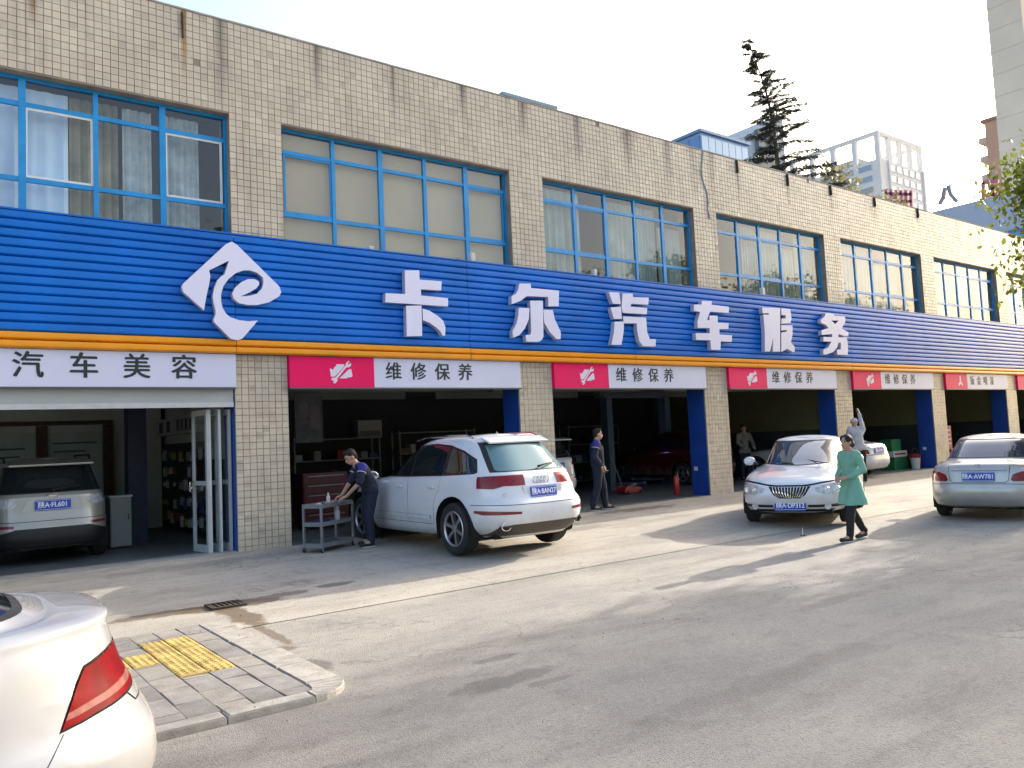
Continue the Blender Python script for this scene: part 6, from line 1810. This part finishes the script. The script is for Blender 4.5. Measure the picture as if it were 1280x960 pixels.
rag('crumpled black cloth between the white and pink rags', on_trolley(.27, .20, .728), M_DARKP, .06, .05, 8)

# ---- leftmost bay: shutter box, folded door, posters, counter, display grid
sb = thing('shutter_housing', 'pale grey metal shutter housing under the white banner', 'shutter box')
mb = MB(); mb.box(-.74, 4.19, .02, .40, 2.43, 2.655); mb.build('casing', mat('shutter_grey', (.40, .42, .42), .4, var=.08, scale=.8), sb)
mb = MB(); mb.box(-.74, 4.19, .0, .018, 2.36, 2.44); mb.build('bottom_rail', M_ALU, sb)
fd = thing('folding_door', 'white aluminium glazed folding door stacked at the right of the leftmost bay', 'door', (4.14, .10, .022))
def leaf(p0, p1, h_):
    d = Vector((p1[0]-p0[0], p1[1]-p0[1], 0)); ln = d.length; d.normalize(); n_ = Vector((-d.y, d.x, 0)); up = Vector((0, 0, 1))
    def bar(a0, a1, z0, z1, nm='x'):
        mb.obox(Vector((p0[0], p0[1], 0))+d*(a0+a1)/2+up*(z0+z1)/2, [d, n_, up], ((a1-a0)/2, .020, (z1-z0)/2))
    mb = MB(); w_ = .055
    bar(0, w_, 0, h_); bar(ln-w_, ln, 0, h_); bar(w_, ln-w_, 0, .12); bar(w_, ln-w_, h_-.09, h_); bar(w_, ln-w_, 1.08, 1.15)
    lf = mb.build('leaf', M_ALU, fd)
    g_ = MB(); g_.obox(Vector((p0[0], p0[1], 0))+d*ln/2+up*(.6), [d, n_, up], (ln/2-w_, .004, .48)); g_.build('pane', M_PANE, lf)
    g_ = MB(); g_.obox(Vector((p0[0], p0[1], 0))+d*ln/2+up*(1.15+h_-.09)/2, [d, n_, up], (ln/2-w_, .004, (h_-.09-1.15)/2)); g_.build('pane', M_PANE, lf)
    return lf
zig = [(.02, .05), (-.06, .56), (-.14, .06), (-.22, .56), (-.30, .06)]
for i in range(4):
    a, b_ = zig[i], zig[i+1]
    lf = leaf(a, b_, 2.31)
lf = leaf((-.325, .07), (-.42, .60), 2.31)
mb = MB(); mb.tube([(-.44, .50, .98), (-.50, .50, .98), (-.50, .50, 1.14), (-.44, .50, 1.14)], .012, 6); mb.tube([(-.43, .42, 1.05), (-.52, .42, 1.05), (-.52, .36, 1.05)], .012, 6); mb.build('handle', M_CHROME, fd)
M_POST = mat('faded_poster', (.42, .50, .48), .7, var=.2, scale=2)
def poster(label, x0, x1, z0, z1, y, m_, lines):
    t_ = thing('wall_poster', label, 'poster')
    mb = MB(); mb.box(x0, x1, y-.02, y-.001, z0, z1); mb.build('board', m_, t_)
    mb = MB()
    for (u0, u1, v) in lines: mb.box(x0+(x1-x0)*u0, x0+(x1-x0)*u1, y-.023, y-.0205, z0+(z1-z0)*v, z0+(z1-z0)*v+.035)
    mb.build('print', mat('poster_print', (.07, .13, .14), .7), t_)
M_BRN = mat('brown_wood_strip', (.07, .035, .02), .6, var=.3)
poster('faded poster on the back wall above the left of the beige estate', .15, 2.02, 1.1, 2.2, 6.2, M_POST, [(.45, .9, .7), (.5, .85, .55), (.45, .8, .35)])
poster('faded poster on the back wall above the right of the beige estate', 2.25, 3.28, 1.1, 2.2, 6.2, M_POST, [(.08, .9, .78), (.1, .7, .62), (.15, .8, .4)])
for x, w_ in ((2.135, .2), (3.40, .2)):
    mb = MB(); mb.box(x-.1, x+.1, 6.12, 6.199, .02, 2.35); tag(mb.build('wall_batten', M_BRN), 'dark brown vertical wall strip %s of the two faded posters' % ('between the panels' if x < 3 else 'right'), 'wall strip')
mb = MB(); mb.box(-2, 3.5, 6.14, 6.198, 2.36, 2.45); tag(mb.build('wall_rail', M_BRN), 'dark brown rail along the top of the faded posters', 'wall strip')
ct = thing('counter', 'pale green grey cabinet beside the dark column in the leftmost bay', 'cabinet', (2.78, 2.5, .012))
mb = MB(); mb.box(0, .34, 0, .5, .03, .9); mb.build('carcass', mat('pale_green_laminate', (.26, .30, .28), .5), ct)
mb = MB(); mb.box(-.02, .36, -.02, .52, .9, .93); mb.build('top', M_WHP, ct)
mb = MB(); mb.box(.015, .325, -.015, -.002, .06, .88); d_ = mb.build('door', mat('pale_green_door', (.28, .32, .30), .5), ct)
mb = MB(); mb.tube([(.29, -.017, .5), (.29, -.04, .5), (.29, -.04, .6), (.29, -.017, .6)], .006, 5); mb.build('handle', M_CHROME, d_)
# display grid wall with accessories and its light box
dg_ = thing('display_grid', 'dark accessory rack with hanging tools on the right wall of the leftmost bay', 'display rack', (4.55, 2.9, .012))
mb = MB(); mb.box(-.03, 0.04, 0, 3.2, .05, 1.85); mb.build('back_panel', mat('rack_panel', (.025, .03, .035), .7), dg_)
g = random.Random(12)
cols = [(.45, .46, .47), (.32, .03, .03), (.04, .07, .22), (.02, .02, .02), (.30, .28, .06), (.30, .32, .33)]
pk = [mat('accessory_%s' % n, c, .5) for n, c in zip(('grey', 'red', 'blue', 'black', 'yellow', 'silver'), cols)]
for i in range(11):
    for j in range(5):
        y = .15+i*.28+g.uniform(-.04, .04); z = .25+j*.34+g.uniform(-.05, .05); h_ = g.uniform(.08, .24); w_ = g.uniform(.05, .16)
        mb = MB(); mb.box(-.10, -.035, y-w_/2, y+w_/2, z-h_/2, z+h_/2); mb.tube([(-.03, y, z+h_/2+.03), (-.075, y, z+h_/2+.03), (-.08, y, z+h_/2-.01)], .005, 4); mb.build('packet', pk[int(g.random()**1.6*6) % 6], dg_)
lbx = thing('light_box', 'unlit white header box with dark squares above the accessory rack', 'sign box', (4.5, 3.0, 2.05))
mb = MB(); mb.box(-.12, .08, 0, 3.1, 0, .36); mb.build('case', mat('header_box_white', (.42, .43, .44), .5), lbx)
for y, w_ in ((.25, .12), (.55, .16), (.85, .16), (1.15, .2), (1.9, .3), (2.5, .35)):
    mb = MB(); mb.box(-.126, -.1215, y, y+w_, .06, .30); mb.build('dark_square', mat('header_print', (.06, .06, .07), .6), lbx)
USED = set()
def shelf_unit(label, x0, x1, y0, y1, h_, n, seed, z=.012):
    t_ = thing('storage_shelf', label, 'shelf', (0, 0, z)); g = random.Random(seed)
    mb = MB()
    for x in (x0, x1-.04):
        for y in (y0, y1-.04): mb.box(x, x+.04, y, y+.04, 0, h_)
    mb.build('frame', M_GMET, t_)
    for i in range(n):
        zz = .12+i*(h_-.2)/(n-1)
        mb = MB(); mb.box(x0+.002, x1-.002, y0+.002, y1-.002, zz, zz+.03); mb.build('shelf', M_GMET, t_)
        x = x0+.06
        while x < x1-.2 and i < n-1:
            w_ = g.uniform(.14, .32); hh = g.uniform(.12, .30)
            m_ = g.choice([pk[0], pk[1], pk[2], pk[3], pk[3], pk[5], M_GRN, mat('cardboard', (.22, .15, .08), .8, var=.2)])
            if g.random() < .78:
                bx = MB(); bx.box(0, w_, 0, min(.3, y1-y0-.1), 0, hh); bx.box(.01, w_-.01, .01, min(.29, y1-y0-.11), hh, hh+.006)
                cn = {'accessory_grey': 'grey', 'accessory_red': 'red', 'accessory_blue': 'blue', 'accessory_black': 'black', 'accessory_silver': 'silver', 'green_cabinet_paint': 'green', 'cardboard': 'cardboard'}[m_.name]
                lb = '%s %s %s box on the %s tier of the %s' % ('tall' if hh > .22 else 'low', 'wide' if w_ > .22 else 'narrow', cn, ('bottom', 'second', 'third')[i], label)
                if lb in USED: x += w_+.1; continue
                USED.add(lb)
                o = tag(bx.build('stored_box', m_), lb, 'box', 'boxes on the workshop shelves'); o.location = (x, y0+.05, z+zz+.031)
            x += w_+g.uniform(.02, .12)
    return t_
shelf_unit('steel shelves behind the white SUV', 7.9, 10.4, 6.9, 7.4, 1.9, 4, 3)
shelf_unit('steel shelves behind the vehicle lift', 17.3, 19.6, 6.9, 7.4, 2.0, 4, 5)
shelf_unit('steel shelves behind the white hatchback', 11.0, 13.6, 6.9, 7.4, 2.0, 4, 8)
# wall board and chest in the second bay
wbd_ = thing('wall_board', 'dim grey notice board hanging at the left of the bay with the white SUV', 'board', (6.45, 3.1, 1.75))
mb = MB(); mb.box(0, .62, 0, .03, 0, 1.0); mb.build('panel', mat('board_grey', (.11, .12, .13), .7, var=.3), wbd_)
mb = MB(); mb.box(.08, .30, -.006, -.001, .55, .85); mb.box(.34, .55, -.006, -.001, .3, .8); mb.build('notice', mat('notice_dim', (.16, .15, .17), .7), wbd_)
mb = MB(); mb.tube([(.06, .015, 1.0), (.06, .015, 1.3)], .006, 5); mb.tube([(.56, .015, 1.0), (.56, .015, 1.3)], .006, 5); mb.build('hanger', M_GMET, wbd_)
ch = thing('tool_chest', 'dark red tool chest with drawers behind the leaning man', 'tool chest', (6.1, 1.9, .012))
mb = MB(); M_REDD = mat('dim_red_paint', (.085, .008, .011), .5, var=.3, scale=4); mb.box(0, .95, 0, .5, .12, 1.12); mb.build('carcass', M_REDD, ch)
for i in range(5):
    mb = MB(); mb.box(.02, .93, -.02, -.002, .15+i*.19, .32+i*.19); d_ = mb.build('drawer', M_REDD, ch)
    mb = MB(); mb.box(.1, .85, -.035, -.021, .29+i*.19, .31+i*.19); mb.build('handle', M_GMET, d_)
for x in (.1, .85): 
    mb = MB(); mb.lathe([(.001, -.02), (.05, -.02), (.055, 0), (.05, .02), (.001, .02)], 12, (x, .1, .06), axis='y'); mb.lathe([(.001, -.02), (.05, -.02), (.055, 0), (.05, .02), (.001, .02)], 12, (x, .4, .06), axis='y'); mb.build('castor', M_TYRE, ch)
ac = thing('wall_unit', 'small white box unit high on the back wall behind the white SUV', 'wall unit', (9.95, 7.2, 1.85))
mb = MB(); mb.box(0, .75, .15, .45, 0, .5); mb.build('case', mat('dim_white_case', (.40, .42, .40), .5), ac, bevel=.01)
mb = MB(); mb.box(.05, .70, .14, .148, .05, .2); mb.build('grille', mat('case_grille', (.18, .2, .2), .6), ac)
# two-post lift in the third bay
lf = thing('vehicle_lift', 'grey blue two post vehicle lift inside the bay behind the standing man', 'lift', (16.35, 4.0, .012))
M_LIFT = mat('lift_paint', (.06, .10, .15), .5, var=.2)
for x in (0, 2.5):
    mb = MB(); mb.box(x, x+.08, 0, .30, 0, 2.7); mb.box(x+.082, x+.22, 0, .06, 0, 2.7); mb.box(x+.082, x+.22, .24, .30, 0, 2.7); mb.build('post', M_LIFT, lf)
    mb = MB(); mb.box(x-.12, x+.35, -.12, .42, -.0, .03); mb.build('base_plate', M_LIFT, lf)
mb = MB(); mb.box(-.0, 2.7, .1, .2, 2.702, 2.80); mb.build('cross_beam', M_LIFT, lf)
for x, sx in ((.16, 1), (2.52, -1)):
    for yy in (-.9, 1.0):
        mb = MB(); mb.tube([(x, .15, .16), (x+sx*.45, .15+yy, .16)], .05, 6); mb.lathe([(.07, .15), (.07, .22)], 12, (x+sx*.45, .15+yy, 0)); mb.build('arm', M_LIFT, lf)
jk = thing('floor_jack', 'low red trolley jack on the floor of the dark bay', 'jack', (15.15, 2.2, .012), R(10))
mb = MB(); mb.prism([(0, .04), (.75, .04), (.8, .14), (.55, .20), (.1, .24), (0, .14)], 0, .04, 'xz'); mb.prism([(0, .04), (.75, .04), (.8, .14), (.55, .20), (.1, .24), (0, .14)], .26, .30, 'xz'); mb.box(.02, .2, .041, .259, .10, .20); mb.build('frame', M_RED, jk)
mb = MB(); mb.tube([(.1, .15, .2), (-.35, .15, 1.05)], .016, 6); mb.build('handle', M_GMET, jk)
mb = MB(); mb.tube([(.2, .15, .15), (.66, .15, .24)], .03, 6); mb.lathe([(.05, .23), (.05, .27)], 10, (.66, .15, 0)); mb.build('lifting_arm', M_GMET, jk)
for x in (.12, .7):
    mb = MB(); mb.lathe([(.001, -.02), (.045, -.02), (.05, 0), (.045, .02), (.001, .02)], 12, (x, -.025, .05), axis='y'); mb.lathe([(.001, -.02), (.045, -.02), (.05, 0), (.045, .02), (.001, .02)], 12, (x, .325, .05), axis='y'); mb.build('wheel', M_TYRE, jk)
def extinguisher(label, p, s_=1.0, group=None):
    t_ = thing('fire_extinguisher', label, 'extinguisher', p, R(30), group)
    mb = MB(); mb.lathe([(.07*s_, 0), (.08*s_, .02*s_), (.08*s_, .42*s_), (.06*s_, .49*s_), (.025*s_, .52*s_)], 18); mb.build('cylinder', mat('extinguisher_red', (.50, .02, .02), .3, coat=.5), t_, smooth=True)
    mb = MB(); mb.lathe([(.022*s_, .52*s_), (.022*s_, .57*s_), (.001, .572*s_)], 10); mb.box(-.09*s_, .06*s_, -.012*s_, .012*s_, .575*s_, .595*s_); mb.build('valve', M_DARKP, t_)
    mb = MB(); mb.tube([(.03*s_, 0, .55*s_), (.11*s_, 0, .5*s_), (.115*s_, 0, .2*s_)], .010*s_, 6); mb.build('hose', M_DARKP, t_)
extinguisher('red fire extinguisher by the blue jamb of the dark bay', (15.66, .85, .012), .95)
sc_ = thing('lit_screen', 'small glowing violet screen in the dark above the standing man\'s shoulder', 'screen', (17.2, 5.0, 1.66))
mb = MB(); mb.box(-.02, .22, .0, .04, -.02, .28); mb.build('bezel', M_DARKP, sc_)
mb = MB(); mb.box(0, .2, -.006, -.001, 0, .26); mb.build('display', emit('violet_screen', (.45, .40, .95), 1.6), sc_)
mb = MB(); mb.tube([(.1, .05, -.02), (.1, .05, -1.6)], .02, 6); mb.build('stand', M_GMET, sc_)
# bay with the green cabinet
gc = thing('green_cabinet', 'green cabinet with a white top unit inside the bay with the second white saloon', 'cabinet', (26.40, .80, .012))
mb = MB(); mb.box(0, .95, 0, .5, 0, .42); mb.build('base', M_GRN, gc)
mb = MB(); mb.box(.02, .93, .02, .48, .422, .62); mb.build('white_unit', M_WHP, gc)
mb = MB(); mb.box(.1, .8, .012, .0195, .49, .55); mb.build('red_stripe', M_RED, gc)
mb = MB(); mb.box(.0, .6, .05, .45, .622, 1.02); mb.build('upper_box', M_GRN, gc)
def bucket(label, p, m_, s_=1.0, group=None):
    t_ = thing('bucket', label, 'bucket', p, 0, group)
    mb = MB(); mb.lathe([(.11*s_, 0), (.14*s_, .32*s_), (.148*s_, .33*s_), (.13*s_, .32*s_), (.105*s_, .02*s_), (.001, .02*s_)], 18); mb.build('pail', m_, t_, smooth=True)
    mb = MB(); mb.tube([(.145*s_*math.cos(a), -.02-.0*s_, .30*s_+.16*s_*math.sin(a)) for a in np.linspace(0, PI, 9)], .005, 5); mb.build('handle', M_GMET, t_)
bucket('white bucket on the floor right of the green cabinet', (27.05, .42, .012), M_WHP, 1.1)
bucket('red drum right of the white bucket', (27.42, .62, .012), M_RED, 1.5)
# bay with the fire point
fp = thing('fire_point', 'red fire point stand with a printed panel at the edge of the sixth bay', 'stand', (29.95, .55, .012))
mb = MB(); mb.box(0, .55, 0, .28, 0, .55); mb.build('box', mat('fire_point_red', (.45, .02, .03), .4, var=.15), fp)
mb = MB(); mb.box(.02, .53, .2, .24, .552, 1.38); mb.build('back_panel', mat('fire_point_red', (.45, .02, .03), .4), fp)
mb = MB(); 
for i in range(4): mb.box(.10, .45, .192, .1985, .70+i*.16, .77+i*.16)
mb.build('print', mat('fire_point_print', (.6, .45, .42), .6), fp)
make_estate('red_hatchback', 'dark red hatchback deep in the bay behind the white saloon', (19.3, 4.4, .014), R(90), paint('dark_red_car_paint', (.075, .006, .009)), '陕A·3T52', 'disc', 'red')
for x, y, lb in ((27.93-.025, .42, 'small white sticker on the blue jamb of the bay with the green cabinet'), (15.9-.025+.0, .45, 'small white sticker on the blue jamb beside the fire extinguisher')):
    mb = MB(); xj = pier_x(4) if x > 20 else pier_x(2); mb.box(xj-.016, xj-.0125, y-.1, y+.02, .62, .72); tag(mb.build('jamb_sticker', M_WHP), lb, 'sticker')
# small warning triangle mark on the road by the white saloon
mb = MB(); c0 = (11.35, -5.62, gz(-5.62)+.002)
def tri(r_, y0): return [(r_*math.cos(R(a)), r_*math.sin(R(a))+.045) for a in (90, 210, 330)]
mb.prism(tri(.075, 0), 0, .008, 'xz', [tri(.035, 0)]); 
wt = thing('warning_triangle', 'tiny white triangle standing under the front corner of the white saloon', 'triangle', c0, R(30)); mb.build('frame', M_WHP, wt)
mb = MB(); mb.box(-.04, .04, -.03, .04, 0, .006); mb.build('foot', M_DARKP, wt)

# tyres stacked in the bays
tp_ = MB(); tp_.lathe([(.20, -.08), (.29, -.10), (.315, -.06), (.315, .06), (.29, .10), (.20, .08), (.19, 0)], 28, close=True)
tme = tp_.mesh('tyre', M_TYRE, smooth=True)
for (x, y, n, w_) in ((13.9, 5.3, 4, 'left stack behind the standing man'), (14.7, 5.6, 3, 'lower stack behind the standing man'), (9.2, 5.2, 4, 'stack behind the white SUV'), (20.9, 6.2, 4, 'stack behind the person in the vest')):
    for i in range(n):
        o = bpy.data.objects.new('tyre', tme); link(o); o.location = (x+random.uniform(-.02, .02), y+random.uniform(-.02, .02), .113+i*.203)
        tag(o, '%s tyre of the %s' % (('bottom', 'second', 'third', 'fourth')[i], w_), 'tyre', 'tyres stacked in the bays')
# unlit tube lamps and a hose reel under the ceiling
for i, (x, y) in enumerate(((7.4, 1.6), (13.3, 1.6), (19.2, 1.6), (25.0, 1.6))):
    t_ = thing('tube_lamp', 'unlit tube lamp under the ceiling of the %s bay' % ('second', 'third', 'fourth', 'fifth')[i], 'lamp', (x, y, 2.93), 0, 'tube lamps in the bays')
    mb = MB(); mb.box(-.75, .75, -.06, .06, .0, .05); mb.build('housing', M_WHP, t_)
    mb = MB(); mb.tube([(-.70, 0, -.03), (.70, 0, -.03)], .016, 8); mb.build('tube', M_WHP, t_)
hr_ = thing('hose_reel', 'red hose reel on the back wall of the third bay', 'hose reel', (15.2, 7.62, 1.7))
mb = MB(); mb.lathe([(.22, -.02), (.24, 0), (.22, .02)], 24, (0, -.22, 0), axis='y'); mb.lathe([(.22, -.02), (.24, 0), (.22, .02)], 24, (0, -.04, 0), axis='y'); mb.build('drum', M_RED, hr_)
mb = MB(); mb.tube([(.17*math.cos(a*.5), -.2+a*.0035, .17*math.sin(a*.5)) for a in range(0, 44)]+[(.17, -.1, -.3), (.2, -.1, -1.2)], .014, 6); mb.build('hose', M_DARKP, hr_)
